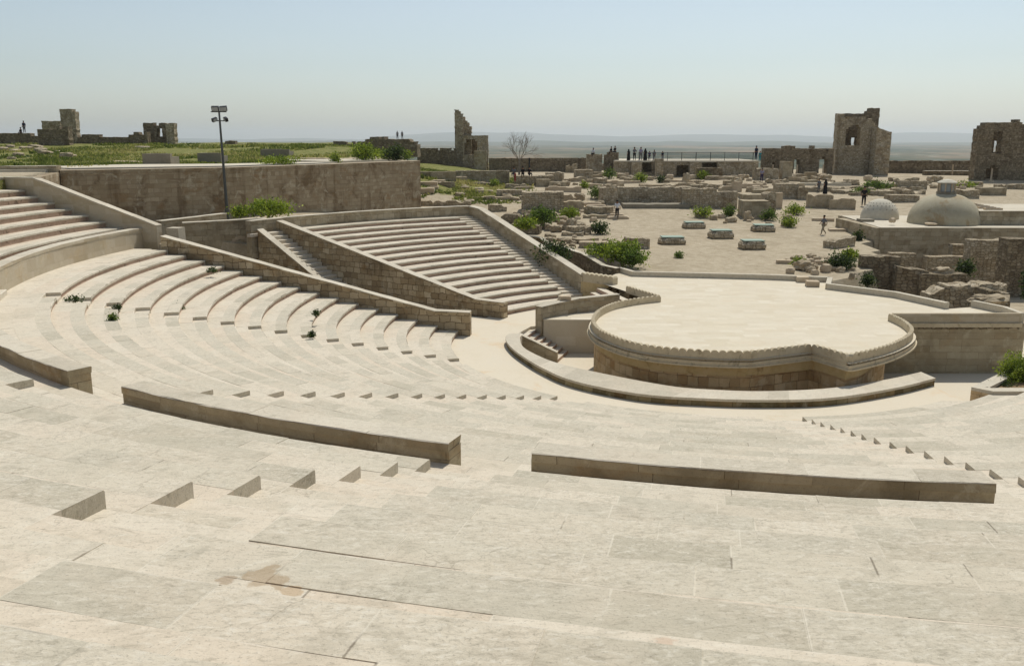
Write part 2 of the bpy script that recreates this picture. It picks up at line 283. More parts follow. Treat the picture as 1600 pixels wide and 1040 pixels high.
def m_plainland():
    t = NT('far_plain', 1, 0); p = t.pos(); a = t.noise(.0011, t.map(p, (1, .45, 1)), 7, .62, .4); b = t.noise(.006, p, 5, .7)
    c = t.ramp(t.math('ADD', t.math('MULTIPLY', a, .6), t.math('MULTIPLY', b, .4)), [(.38, srgb(40, 54, 40)), (.46, srgb(70, 78, 58)), (.53, srgb(104, 98, 76)), (.6, srgb(150, 126, 102))])
    v = t.n('ShaderNodeTexVoronoi'); v.inputs['Scale'].default_value = .010; t.l(p, v.inputs[0])
    town = t.math('MULTIPLY', t.step(v.outputs[0], .28, .16), t.step(t.noise(.0009, p, 3), .52, .6)); c = t.mix(t.math('MULTIPLY', town, .8), c, srgb(210, 204, 192))
    return t.done(c)
M['plain'] = m_plainland()
M['hill'] = m_rough('hill_ground', [(60, 70, 54), (80, 86, 66), (98, 100, 78)], .0012, .01, .05, .1, .1)

# ---------------------------------------------------------------- stone rows
def ang(f, r): return f(r) if callable(f) else f
def arc_slabs(mb, r0, r1, z, zb, t0, t1, L, flag, mi=0, nose=True, under=None, lip=.0, step=.36):
    """a course of slabs from radius r0 to r1 along the arc t0..t1 (degrees), top at z"""
    a0, a1 = radians(ang(t0, r0)), radians(ang(t1, r0)); b0, b1 = radians(ang(t0, r1)), radians(ang(t1, r1))
    Ltot = r0*abs(a1-a0); s = 0; first = True
    while s < Ltot-.05:
        ln = L*R.uniform(.7, 1.4); e = min(Ltot, s+ln)
        if Ltot-e < .45*L: e = Ltot
        n = max(1, int((e-s)/step+.5)); dz = R.gauss(0, .0018)+(0 if flag == 0 else -.0015); dr = R.gauss(0, .005); col = (R.random(), flag, R.random())
        P = []
        for i in range(n+1):
            q = s+(e-s)*i/n; f = q/Ltot; aa = lerp(a0, a1, f); bb = lerp(b0, b1, f)
            jr = dr+R.gauss(0, .004); ch = (.012+abs(R.gauss(0, .006))) if nose else 0; jr = jr if nose else -.004; zz = z+dz+R.gauss(0, .0012)
            def pt(r, ang_, zv): return (CX+r*cos(ang_), CY+r*sin(ang_), zv)
            ps = [pt(r1, bb, zz), pt(r0+ch-lip, lerp(aa, bb, ch/(r1-r0)), zz), pt(r0+jr-lip, aa, zz-ch), pt(r0+jr-lip, aa, z-.10 if under else zb)]
            P.append((ps, q, (q-s, e-q)))
        for (A, qa, ja), (B, qb, jb) in zip(P, P[1:]):
            vv = [r1-r0, .012, 0, -.1 if under else -(z-zb)]
            if not nose: rng = (0,)
            else: rng = (0, 1, 2)
            for k in rng:
                mb.face([A[k], A[k+1], B[k+1], B[k]], [(qa, vv[k]), (qa, vv[k+1]), (qb, vv[k+1]), (qb, vv[k])], col, [ja, ja, jb, jb], mi)
        for (A, qa, ja), (B, qb, jb) in zip(P, P[1:]):
            mb.face([A[0], B[0], (B[0][0], B[0][1], B[0][2]-.2), (A[0][0], A[0][1], A[0][2]-.2)], [(qa, 0), (qb, 0), (qb, .2), (qa, .2)], col, None, mi)
        for (A, q, j), sgn in ((P[0], 1), (P[-1], -1)):
            lo = [(A[0][0], A[0][1], zb), (A[3][0], A[3][1], zb)]
            pts = [A[0], lo[0], lo[1], A[2], A[1]]
            if under and not ((sgn > 0 and s == 0) or (sgn < 0 and e == Ltot)): lo = [(A[0][0], A[0][1], A[3][2]), A[3]]; pts = [A[0], lo[0], lo[1], A[2], A[1]]
            mb.face(pts if sgn > 0 else pts[::-1], col=col, mi=mi)
        s = e
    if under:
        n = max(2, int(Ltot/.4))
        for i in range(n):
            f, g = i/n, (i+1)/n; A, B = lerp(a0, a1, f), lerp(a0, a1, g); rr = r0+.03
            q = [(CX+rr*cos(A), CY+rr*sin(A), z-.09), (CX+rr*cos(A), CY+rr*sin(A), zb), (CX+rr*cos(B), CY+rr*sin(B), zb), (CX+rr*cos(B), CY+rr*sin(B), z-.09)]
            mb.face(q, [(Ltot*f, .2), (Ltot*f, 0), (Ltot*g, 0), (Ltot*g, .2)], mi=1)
LOW = [(12.75+1.09*k, .28+.262*k) for k in range(16)]           # front radius, tread height
UP = [(32.5+1.10*k, 5.25+.336*k) for k in range(12)]; UP7 = UP[:7]
def seating(rows, t0, t1, strip, slabL, label, group, depth, rise, endr=None, skip=()):
    E = empty('seating_section', (CX, CY, rows[0][1]), 0, label, 'stone seating', group)
    for k, (r, z) in enumerate(rows):
        if k in skip: continue
        r1 = rows[k+1][0] if k+1 < len(rows) else (endr or r+depth)
        a, b = ang(t0, r), ang(t1, r)
        if abs(b-a) < .5 or (b < a): continue
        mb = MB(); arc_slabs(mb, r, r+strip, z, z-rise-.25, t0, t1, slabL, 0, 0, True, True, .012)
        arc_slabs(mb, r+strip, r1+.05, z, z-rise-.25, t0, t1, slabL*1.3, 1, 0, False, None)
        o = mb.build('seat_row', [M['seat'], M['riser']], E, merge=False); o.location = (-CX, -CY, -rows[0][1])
    return E
def aisle(rows, t0, t1, depth, rise, label, group):
    E = empty('stairway', (CX, CY, rows[0][1]), 0, label, 'stairs', group)
    for k, (r, z) in enumerate(rows):
        for (ra, rb, zz) in ((r, r+depth/2, z-rise/2), (r+depth/2, r+depth+.03, z)):
            mb = MB(); arc_slabs(mb, ra, rb, zz, zz-rise-.2, t0, t1, .9, 1, 0, True, None, 0)
            o = mb.build('step', [M['seat'], M['riser']], E, merge=False); o.location = (-CX, -CY, -rows[0][1])
    return E
tR = lambda r: interp([(13, -85.8), (15, -86.9), (20, -88.9), (27, -90), (31, -90.4)], r)
tRL = lambda r: tR(r)-degrees(1.75/r)
tEnd = lambda r: -degrees(math.asin(min(1, 10.55/r)))-1
gl, gu = 'lower tiers of stone seating', 'upper tiers of stone seating'
seating(LOW, -190, -162.5, .47, 1.3, 'curved stone seat rows against the sloping side wall, in front of the pale podium wall', gl, 1.09, .262)
seating(LOW, lambda r: -162.5+degrees(1.15/r), -128.3, .47, 1.3, 'lower stone seat rows below the left end of the dark parapet walls', gl, 1.09, .262)
seating(LOW, lambda r: -128.3+degrees(1.35/r), tRL, .47, 1.3, 'wide middle bank of stone seat rows between the low round wall and the dark parapets', gl, 1.09, .262)
seating(LOW, tR, tEnd, .47, 1.3, 'lower stone seat rows at the right running up to the planter with the bush', gl, 1.09, .262)
ga = 'aisle stairs of the lower tiers'
aisle(LOW, -162.5, lambda r: -162.5+degrees(1.15/r), 1.09, .262, 'narrow stairs beside the leftmost lower seat rows', ga)
aisle(LOW, -128.3, lambda r: -128.3+degrees(1.35/r), 1.09, .262, 'lower aisle stairs leading up to the left end of the long dark parapet', ga)
aisle(LOW, tRL, tR, 1.09, .262, 'lower aisle stairs leading up to the right end of the right-hand dark parapet', ga)
# rear bank across the orchestra
tRe = lambda r: interp([(12, 123.5), (13.5, 121), (14.4, 116.6), (16, 117.2), (20, 117.6), (30, 118.2)], r)
seating(LOW, tRe, lambda r: 146.0, .47, 1.3, 'bank of straight-looking stone seat rows across the orchestra between two sloping walls', gl, 1.09, .262, endr=30.1)
rowF = lambda r: tRe(r)-degrees(1.75/r)
aisle(LOW[1:], rowF, tRe, 1.09, .262, 'narrow stairs at the right edge of the far seat bank beside its sloping wall', ga)
# upper tiers
ends = [(-195.5, -162.5), (-159.5, -146.5), (-144.3, -127.7), (-123.9, -109.8), (-107.2, -94.6), (-91.5, -77), (-74, -60)]
desc = ['upper stone seat rows at the far left beside the sloping side wall', 'upper stone seat rows left of the frame edge', 'upper stone seat rows at the left edge behind the leftmost dark parapet',
        'foreground stone seat rows behind the long left dark parapet', 'foreground stone seat rows behind the right-hand dark parapet', 'foreground stone seat rows in the bottom right corner', 'upper stone seat rows beyond the right frame edge']
gs = 'aisle stairs of the upper tiers'
adesc = ['aisle stairs rising from the podium wall gap at the far left', 'aisle stairs left of the leftmost dark parapet', 'aisle stairs between the leftmost dark parapet and the long left one', 'aisle stairs between the two long dark parapets', 'aisle stairs at the right end of the right-hand dark parapet', 'aisle stairs beyond the lower right corner']
for k, (a, b) in enumerate(ends):
    if k == 0: seating(UP7, lambda r: -195.5+degrees(1.2/r)+.6, b, .5, 1.3, desc[k], gu, 1.10, .336, endr=40.1)
    else: seating(UP, a, b, .46, 1.0, desc[k], gu, 1.10, .336)
    if k < len(ends)-1: aisle(UP7 if k == 0 else UP, b, ends[k+1][0], 1.10, .336, adesc[k], gs)
aisle(UP7, -195.6, lambda r: -195.5+degrees(1.2/r)+.6, 1.10, .336, 'narrow half-height stairs along the sloping wall at the far left of the upper tier', gs)

# walkways (structure)
def ring(name, r0, r1, z, t0, t1, L, courses=2, thick=.2, mat='seat', flag=1, widths=None):
    mb = MB(); widths = widths or [(r1-r0)/courses]*courses; r = r0
    for c, w in enumerate(widths):
        arc_slabs(mb, r, r+w, z, z-thick, t0, t1, L*(1 if w > .5 else .8), (0 if w > .5 else 1) if len(widths) > 2 else flag, 0, c == 0, None); r += w
    return tag(mb.build(name, [M[mat], M['riser']], merge=False), kind='structure')
ring('walkway', LOW[-1][0]+1.09, 31.4, 4.205, -190.5, -62, 1.5, 1)
for k, (a, b) in enumerate([(-195.5, -60)]): ring('walkway', 31.72, 32.55, 4.9, a, b, 1.5, 1)
ring('walkway', UP[-1][0]+1.08, 50, UP[-1][1]+.33, -150, -60, 1.3, 4, .5)

# ---------------------------------------------------------------- walls
def resample(P, step):
    out = [P[0]]
    for a, b in zip(P, P[1:]):
        L = hypot(b[0]-a[0], b[1]-a[1]); n = max(1, int(L/step+.5))
        for i in range(1, n+1): out.append(tuple(lerp(a[k], b[k], i/n) for k in range(len(a))))
    return out
def wall(name, P, th, zb, mats, label=None, cat='wall', group=None, cop=None, parent=None, step=.5, jag=0, side=0, coph=.13, over=.04, rough=0, kind=None, copname='coping', merge=True):
    """P: list of (x, y, ztop[, zbottom]); th thickness; side -1/0/1: where the path lies on the section (right face / centre / left face)"""
    P = resample(P, step); n = len(P); O = (P[n//2][0], P[n//2][1], zb)
    N = []
    for i in range(n):
        a = P[max(0, i-1)]; b = P[min(n-1, i+1)]; d = Vector((b[0]-a[0], b[1]-a[1])); d = d.normalized() if d.length > 1e-6 else Vector((1, 0)); N.append((-d.y, d.x))
    lo, hi = {0: (-th/2, th/2), -1: (0, th), 1: (-th, 0)}[side]
    s = 0; S_ = [0]
    for a, b in zip(P, P[1:]): s += hypot(b[0]-a[0], b[1]-a[1]); S_.append(s)
    u0 = R.uniform(0, 50)
    mb = MB(); tops = [p[2]-(coph if cop else 0) for p in P]
    if jag:
        k = 0; cur = 0
        for i in range(n):
            if i >= k: cur = -abs(R.gauss(0, jag)); k = i+R.choice((1, 1, 2, 3))
            tops[i] += cur
    zbs = [p[3] if len(p) > 3 else zb for p in P]
    rows = max(1, int((max(tops)-min(zbs))/.5)) if rough else 1
    def sec(i):
        x, y = P[i][0], P[i][1]; L_ = []; Rr = []
        for k in range(rows+1):
            z = lerp(zbs[i], tops[i], k/rows); r_ = rough*nz(x*1.3+7, y*1.3, z*1.3) if rough else 0; r2 = rough*nz(x*1.3-9, y*1.3, z*1.3) if rough else 0
            L_.append((x+N[i][0]*(hi+r_), y+N[i][1]*(hi+r_), z)); Rr.append((x+N[i][0]*(lo+r2), y+N[i][1]*(lo+r2), z))
        return L_, Rr
    SS = [sec(i) for i in range(n)]
    for i in range(n-1):
        (A, a), (B, b) = SS[i], SS[i+1]; u, w = u0+S_[i], u0+S_[i+1]
        for k in range(rows):
            mb.face([A[k], A[k+1], B[k+1], B[k]], [(u, A[k][2]), (u, A[k+1][2]), (w, B[k+1][2]), (w, B[k][2])])
            mb.face([a[k+1], a[k], b[k], b[k+1]], [(u, a[k+1][2]), (u, a[k][2]), (w, b[k][2]), (w, b[k+1][2])])
        mb.face([A[-1], a[-1], b[-1], B[-1]], [(u, 0), (u, th), (w, th), (w, 0)])
    for i, fl in ((0, False), (n-1, True)):
        A, a = SS[i]; q = A+a[::-1]; q = q if fl else q[::-1]; mb.face(q)
    if isinstance(mats, str): mats = M[mats]
    if cop is None:
        o = mb.build(name, mats, parent, merge=merge)
        if parent is None: tag(o, label, cat, group, kind)
        return o
    E = parent if parent is not None else empty(name, O, 0, label, cat, group)
    body = mb.build('wall_body', mats, E)
    loc = tuple(-c for c in E.location); body.location = loc
    cb = MB(); i = 0; tbl = (1, 0, 0, 0, 1)
    while i < n-1:
        m = R.choice((2, 3)); j = min(n-1, i+m)
        if n-1-j < 2: j = n-1
        col = (R.random(), 0, R.random()); dz = R.gauss(0, .003); g = .004
        for k in range(i, j):
            ks = []
            for q in (k, k+1):
                x, y, z = P[q][:3]; z += dz; nx, ny = N[q]; h2, l2 = hi+over, lo-over; zz = tops[q]
                ks.append([(x+nx*h2, y+ny*h2, zz), (x+nx*h2, y+ny*h2, z-.015), (x+nx*(h2-.015), y+ny*(h2-.015), z), (x+nx*(l2+.015), y+ny*(l2+.015), z), (x+nx*l2, y+ny*l2, z-.015), (x+nx*l2, y+ny*l2, zz)])
            if rough == 0:
                for w_, kk in enumerate(ks):
                    rj = random.Random(int((S_[k+w_]+u0)*977)); ks[w_] = [(v_[0]+rj.gauss(0, .006), v_[1]+rj.gauss(0, .006), v_[2]+rj.gauss(0, .003)) for v_ in kk]
            A, B = ks; ja, jb = (S_[k]-S_[i], S_[j]-S_[k]), (S_[k+1]-S_[i], S_[j]-S_[k+1])
            vs = [-.12, 0, .015, th, th+.02, th+.14]
            for q in range(5): cb.face([A[q], A[q+1], B[q+1], B[q]], [(S_[k], vs[q]), (S_[k], vs[q+1]), (S_[k+1], vs[q+1]), (S_[k+1], vs[q])], col, [ja, ja, jb, jb], tbl[q])
            cb.face([A[5], A[0], B[0], B[5]], col=col)
            if k == i: cb.face(A[::-1], col=col, mi=1)
            if k == j-1: cb.face(B, col=col, mi=1)
        i = j
    c = cb.build(copname, [M[cop], mats], E, merge=False); c.location = loc
    return E
def arcpath(r, t0, t1, z, n=None):
    n = n or max(2, int(r*radians(abs(t1-t0))/.5)); return [cp(r, lerp(t0, t1, i/n))+(z,) for i in range(n+1)]
gp = 'parapet walls between the lower and upper tiers'
for a, b, lab in ((-194.2, -162.5, 'long pale curved podium wall at the left with seat rows rising behind it'), (-159.5, -146.5, 'short parapet left of the frame edge'), (-144.3, -127.7, 'leftmost dark parapet, cut by the left frame edge'),
                  (-123.9, -109.8, 'long dark parapet left of the middle aisle'), (-107.2, -94.6, 'long dark parapet right of the middle aisle'), (-91.3, -77, 'parapet beyond the right frame edge')):
    wall('parapet_wall', arcpath(31.5, b, a, 5.27), .5, 4.1, 'podium' if a < -190 else 'parapet', lab, 'parapet', gp, cop='coping', coph=.15, over=.025, step=.5)
# podium gap steps
for k, (a, b) in enumerate(((-162.5, -159.5), (-146.5, -144.3), (-127.7, -123.9), (-109.8, -107.2), (-94.6, -91.5))):
    E = empty('stairway', cp(31, (a+b)/2)+(4.2,), 0, ['gap steps at the far left podium wall', 'gap steps left of the leftmost dark parapet', 'short steps through the gap beside the leftmost dark parapet', 'short steps through the gap between the two long dark parapets', 'short steps past the right end of the right-hand dark parapet'][k], 'stairs', 'short steps through the parapet gaps')
    for i in range(2):
        mb = MB(); arc_slabs(mb, 31.0+.38*i, 31.38+.38*i, 4.43+.23*i, 4.1, a+.02, b-.02, 1.1, 1, 0, True, None)
        o = mb.build('step', [M['seat'], M['riser']], E, merge=False); o.location = tuple(-c for c in E.location)
# side walls
def P3(r, t, z): return cp(r, t)+(z,)
wall('side_wall', [P3(29.6, 168.6, 4.95), P3(14.0, 168.2, 1.32), P3(12.15, 167.4, 1.28)], .5, -1, 'sidewall', 'sloping stone side wall with pale coping ending in a square pier, right of the near-left seat rows', 'side wall', 'sloping side walls', cop='coping', side=1, coph=.11)
wall('side_wall', [P3(30.6, 147.2, 4.95), P3(14.2, 145.6, .98), P3(12.3, 145.0, .96)], .5, -1, 'sidewall', 'tall sloping stone wall with pale coping bounding the left of the far seat bank', 'side wall', 'sloping side walls', cop='coping', side=0, coph=.11)
wall('back_wall', [P3(30.4, t, 4.98) for t in (152, 149, 146, 143, 140, 137, 134, 131, 128, 125, 122, 119, 117, 115.6)], .45, 2.5, 'stonelite', 'low curved coped wall along the top of the far seat bank', 'wall', None, cop='coping', coph=.1)
wall('side_wall', [(-3.45, 71.3, 4.98), (-2.6, 70.3, 4.85), (4.55, 57.0, 1.6)], .55, -.5, 'stonelite', 'sloping pale wall with wide coping on the right of the far seat bank', 'side wall', 'sloping side walls', cop='coping', side=-1, coph=.11)
wall('side_wall', [P3(30.0, 150.3, 4.42), P3(25.3, 150.2, 1.68), P3(22.5, 150.1, .15)], .5, -1, 'sidewall', 'short steep coped wall beside the shadowed stairs, running down behind the near side wall', 'side wall', 'sloping side walls', cop='coping', side=1, coph=.11)
wall('stone_wall', [(-21.5, 58.6, 4.85), (-16.6, 60.4, 5.0)], .5, -.5, 'stonelite', 'tall coped stone wall with a small arch, behind the top of the near side wall', 'wall', None, cop='coping', coph=.11)
wall('stone_wall', [(-22.9, 58.2, 5.0), (-20.3, 63.5, 5.05), (-18.9, 61.2, 4.9)][:2], .45, 2, 'stonelite', 'low coped wall rising behind the square pier at the end of the upper side wall', 'wall', None, cop='coping', coph=.1)
wall('side_wall', [P3(30.3, 167.6, 5.45), P3(38.2, 167.2, 8.0)], .45, 4, 'podium', 'sloping smooth wall with pale coping beside the upper left seat rows', 'side wall', 'sloping side walls', cop='coping', side=0, coph=.12)
wall('back_wall', arcpath(41.1, 166.0, 212, 7.98), .45, 6.5, 'podium', 'low coped wall behind the top row of the upper left seats', 'wall', None, cop='coping', coph=.12)
wall('back_wall', [P3(38.1, 167.1, 8.0), P3(41.1, 166.0, 7.98)], .45, 6.0, 'podium', 'short coped return wall at the top right corner of the upper left seats', 'wall', None, cop='coping', coph=.12)
ring('walkway', 40.05, 41.0, UP7[-1][1]-.004, -193.6, -165, 1.5, 1)
mb = MB(); p = cp(29.5, 167.3); mb.box(-.45, .3, -.35, .35, -1.2, .75, radians(-12)); o = mb.build('pier', M['coping']); o.location = (p[0], p[1]+.5, 4.5); tag(o, 'square stone pier at the lower end of the upper left side wall', 'pier')
mb = MB()
E = empty('stairway', cp(29.3, 161)+(4.2,), 0, 'two wide steps between the pale podium wall and the square pier', 'stairs')
for i in range(4):
    mb = MB(); arc_slabs(mb, 30.2+.45*i, 30.65+.45*i+(.5 if i == 3 else 0), 4.38+.17*i, 4.0, -194.2, -192.2, 2, 1, 0, True, None); o = mb.build('step', [M['seat'], M['riser']], E, merge=False); o.location = tuple(-c for c in E.location)
# passage stairs between the two walls
E = empty('stairway', cp(26, 149)+(2,), 0, 'shadowed stairs descending between two sloping walls left of the far seat bank', 'stairs')
for i in range(19):
    mb = MB(); r = 30.0-.42*i; z = 4.15-.232*i; arc_slabs(mb, r-.42, r, z, z-.6, lambda q: 147.3, lambda q: 150.5, 2.0, 1, 0, True, None)
    o = mb.build('step', [M['seat'], M['riser']], E, merge=False); o.location = tuple(-c for c in E.location)
ring('walkway', 30.0, 30.3, 4.15, 147, 152.5, 2, 1)

# ---------------------------------------------------------------- orchestra
def catm(P, n=6, closed=False):
    out = []; m = len(P)
    for i in range(m-1):
        p0, p1, p2, p3 = P[max(0, i-1)], P[i], P[i+1], P[min(m-1, i+2)]
        for k in range(n):
            t = k/n; out.append(tuple(.5*((2*p1[q])+(-p0[q]+p2[q])*t+(2*p0[q]-5*p1[q]+4*p2[q]-p3[q])*t*t+(-p0[q]+3*p1[q]-3*p2[q]+p3[q])*t**3) for q in range(len(p1))))
    out.append(P[-1]); return out
def sheet(name, outer, z, mat, holes=(), kind='structure', label=None, cat=None, parent=None, thick=0):
    vs = [[Vector((x, y, 0)) for x, y in outer]]+[[Vector((x, y, 0)) for x, y in h] for h in holes]
    tri = geometry.tessellate_polygon(vs); fl = [p for l in vs for p in l]; mb = MB()
    for t in tri:
        a, b, c = [fl[k] for k in t]
        if (b-a).cross(c-a).z < 0: b, c = c, b
        mb.face([(p.x, p.y, z) for p in (a, b, c)])
    if thick:
        for lp in [outer]:
            for i in range(len(lp)):
                a, b = lp[i], lp[(i+1) % len(lp)]; mb.face([(a[0], a[1], z), (a[0], a[1], z-thick), (b[0], b[1], z-thick), (b[0], b[1], z)])
    o = mb.build(name, M[mat] if isinstance(mat, str) else mat, parent)
    return tag(o, label, cat, kind=kind) if parent is None else o
LWo = [at(x, y, .33) for x, y in ((811, 520.5), (797, 521), (791, 527), (796, 538), (812, 552), (850, 575), (900, 595), (1000, 614.5), (1100, 621.5), (1200, 624), (1300, 620.5), (1400, 605), (1461, 590))]
LWi = [at(x, y, .33) for x, y in ((812, 519.5), (811, 520.5), (811, 525), (815, 540), (835, 553), (867, 566), (925, 580), (1040, 602), (1120, 609), (1200, 611), (1300, 606), (1390, 592), (1440, 581))]
Lo = catm(LWo[1:], 6); Li = catm(LWi[1:], 6); n = min(len(Lo), len(Li))
E = empty('low_curved_wall', (9, 33, 0), 0, 'wide low curved wall encircling the front of the round stage', 'low wall')
mb = MB(); cb = MB(); s = 0; k = 0; col = (R.random(), 0, 0); s0 = 0; ln = .7
for i in range(n-1):
    a, b, c, d = Lo[i], Lo[i+1], Li[i], Li[i+1]; ds = hypot(b[0]-a[0], b[1]-a[1]); T = .33; B = T-.1; lo = -1.6
    mb.face([(a[0], a[1], lo), (b[0], b[1], lo), (b[0], b[1], B), (a[0], a[1], B)], [(s, lo), (s+ds, lo), (s+ds, B), (s, B)])
    mb.face([(d[0], d[1], lo), (c[0], c[1], lo), (c[0], c[1], B), (d[0], d[1], B)], [(s+ds, lo), (s, lo), (s, B), (s+ds, B)])
    if s-s0 > ln: s0 = s; ln = R.uniform(.5, 1.0); col = (R.random(), 0, R.random())
    ja = (s-s0+.0, 9); jb = (s+ds-s0, 9)
    def off(p, q, m): L = hypot(p[0]-q[0], p[1]-q[1]) or 1; return (p[0]+(p[0]-q[0])/L*m, p[1]+(p[1]-q[1])/L*m)
    a2, b2, c2, d2 = off(a, c, .04), off(b, d, .04), off(c, a, .04), off(d, b, .04)
    cb.face([(*a2, T), (*b2, T), (*d2, T), (*c2, T)][::1], [(s, 0), (s+ds, 0), (s+ds, 1), (s, 1)], col, [ja, jb, jb, ja])
    cb.face([(*a2, B), (*b2, B), (*b2, T), (*a2, T)], [(s, 0), (s+ds, 0), (s+ds, .1), (s, .1)], col, [ja, jb, jb, ja]); cb.face([(*d2, B), (*c2, B), (*c2, T), (*d2, T)], None, col)
    s += ds
a, c = Lo[n-1], Li[n-1]; mb.face([(a[0], a[1], -1.6), (c[0], c[1], -1.6), (c[0], c[1], .23), (a[0], a[1], .23)]); cb.face([(a[0], a[1], .23), (c[0], c[1], .23), (c[0], c[1], .33), (a[0], a[1], .33)])
for m_, nm, mt in ((mb, 'wall_body', 'lowwall'), (cb, 'coping', 'coping')):
    o = m_.build(nm, M[mt], E); o.location = (-9, -33, 0)
# floors
lend = Lo[n-1]
floor_out = [cp(13.3, t) for t in range(-190, -55, 4)]+[(18.3, 33.4), (17.9, 34.9), (lend[0]-.1, lend[1]+.2)]
hole = [(Lo[i][0]*.5+Li[i][0]*.5, Lo[i][1]*.5+Li[i][1]*.5) for i in range(n-1, 6, -1)]
left = [(.55, 46.6), (.35, 47.0), (1.05, 48.75), (1.5, 48.9), (6, 51.4), (6.6, 52.6), (5.7, 57), (3.5, 57.4)]+[cp(13.3, t) for t in range(121, 146, 4)]+[cp(13.3, 147.5), cp(22, 150), cp(22, 156), cp(13.3, 163)]
sheet('floor', floor_out+hole+left, 0, 'sand', thick=1.7)
sheet('floor', [(-.5, 31), (36, 31), (36, 52), (-.5, 52)], -1.45, 'sand')
# steps down into the sunken part
S0 = Vector((.45, 46.95)); D = Vector((.94, -.30)); Wd = Vector((.30, .94))
E = empty('stairway', (1.5, 46.5, -.5), 0, 'small flight of steps down into the sunken ring at the left of the round stage', 'stairs')
for i in range(7):
    mb = MB(); q0 = S0+D*(.30*i)-Wd*.0; z = -.185*(i+1)+.02; q1 = q0+D*.32; w = 2.3
    P = [q0, q1, q1+Wd*w, q0+Wd*w]; mb.face([(p.x, p.y, z) for p in P], col=(R.random(), 1, 0)); mb.face([(P[1].x, P[1].y, z), (P[1].x, P[1].y, z-.4), (P[2].x, P[2].y, z-.4), (P[2].x, P[2].y, z)], col=(.4, 1, 0), mi=1)
    mb.face([(P[0].x, P[0].y, z), (P[0].x, P[0].y, z-.4), (P[1].x, P[1].y, z-.4), (P[1].x, P[1].y, z)])
    o = mb.build('step', [M['seat'], M['riser']], E); o.location = (-1.5, -46.5, .5)
wall('stair_wall', [(.35, 46.9, .04), (2.42, 46.35, -.87)], .26, -1.6, 'stonelite', 'short coped wall on the outer side of the sunken steps', 'wall', None, cop='coping', coph=.08, side=0)
# platform and its parapet left of the stage
sheet('platform', [(1.75, 48.45), (5.2, 48.4), (7.9, 50.0), (7.0, 51.4), (6.1, 51.5), (1.6, 49.2)], .45, 'stagefloor', thick=2.2, kind=None, label='small triangular stone platform left of the round stage above the sunken steps', cat='platform')
wall('parapet_wall', [(1.45, 48.55, 1.18), (2.2, 49.4, 1.2), (3.7, 50.6, 1.28), (6.2, 51.6, 1.35)], .4, -1.6, 'stonelite', 'curved coped parapet with a squared end between the far seat bank and the stage', 'parapet', None, cop='coping', coph=.1)
mb = MB(); mb.box(-.3, .3, -.22, .22, 0, .2); o = mb.build('stone_block', M['block']); q = (3.05, 50.15); o.location = (q[0], q[1], 1.27); tag(o, 'loose grey block lying on the curved parapet below the far seat bank', 'stone block')

# ---- stage
pl = [at(x, y, 1.6) for x, y in ((1028, 461), (1000, 464), (975, 468), (950, 474), (930, 484), (921, 495), (921, 503), (930, 514), (950, 524), (980, 534), (1020, 541.5), (1080, 547), (1130, 549.5), (1175, 550))]
pm = [at(x, y, 1.6) for x, y in ((1175, 550), (1270, 539), (1327, 555))]
pr = [at(x, y, 1.6) for x, y in ((1333, 555), (1370, 547), (1400, 538), (1421, 528), (1431, 519), (1431, 511), (1418, 500), (1397, 490))]
PL = catm(pl, 5); PR = catm(pr, 5); stage_l = PL; stage_r = PR
Vtip = pl[0]; Vback = at(978, 446, 1.6)
kerb = [at(935, 441, 1.25)]+[at(x, y, 1.55) for x, y in ((968, 418), (990, 424.5), (1100, 427), (1200, 429.5), (1297, 433.5), (1294, 444), (1400, 457), (1480, 474), (1520, 471), (1570, 481), (1597, 491))]
ST = empty('round_stage', (10, 42, 0), 0, 'raised round stage with a scalloped parapet and ashlar drum wall', 'stage')
SL = (-10, -42, 0)
def kid(o, L=SL): o.location = L; return o
FY = at(1500, 490, 1.65)[1]; FX0 = at(1397, 490, 1.65)[0]; FX1 = at(1596, 490, 1.65)[0]
outl = [Vback]+PL+pm[1:2]+[pm[2], PR[0]]+PR[1:]+[(FX0, FY+.1), (FX1, FY+.1)]+[p for p in kerb[::-1][1:-1]]+[kerb[0]]
kid(sheet('floor', outl[::-1], 1.25, 'stagefloor', parent=ST))
def band(name, P, z0, z1, inset, out, mat, parent, L=SL, step=None):
    """vertical band following P between z0 and z1, offset inwards by inset, thickness goes further inwards"""
    return kid(wall(name, [p+(z1,) for p in P], .35, z0, mat, parent=parent, step=.4, side=0, merge=True), L)
def offs(P, d):
    out = []
    for i, p in enumerate(P):
        a = P[max(0, i-1)]; b = P[min(len(P)-1, i+1)]; t = Vector((b[0]-a[0], b[1]-a[1])).normalized(); out.append((p[0]-t.y*d, p[1]+t.x*d))
    return out
front = PL+pm[1:2]+[pm[2]]+PR
pathI = offs(PL, .28)+[(pm[1][0]-.0, pm[1][1]+.35)]+offs(PR, .28)[:1]+offs(PR, .28)[1:24]
# drum wall (front drawn in for the right end, where the cornice overhangs)
drumR = [(p[0]-min(1.0, max(0, (p[0]-14.5)*.38)), p[1]) for p in offs(PR, .3)[:24]]
drum = offs(PL, .28)[8:]+[(pm[1][0], pm[1][1]+.32)]+drumR
kid(wall('drum_wall', [p+(.52,) for p in drum], .4, -1.6, 'drum', parent=ST, step=.4, side=-1))
kid(wall('plaster_band', [p+(.92,) for p in [(lerp(a[0], b[0], .12), lerp(a[1], b[1], .12)) for a, b in zip(drum, drum[1:]+drum[-1:])]], .46, .5, 'plaster', parent=ST, step=.4, side=-1))
cor = PL[4:]+pm[1:2]+[(pm[2][0]+.02, pm[2][1]-.02)]+PR[:-3]
kid(wall('cornice', [p+(1.16,) for p in cor], .5, .92, 'cornice', parent=ST, step=.4, side=-1))
kid(wall('cornice', [p+(1.0,) for p in offs(cor, -.07)], .3, .93, 'cornice', parent=ST, step=.4, side=-1))
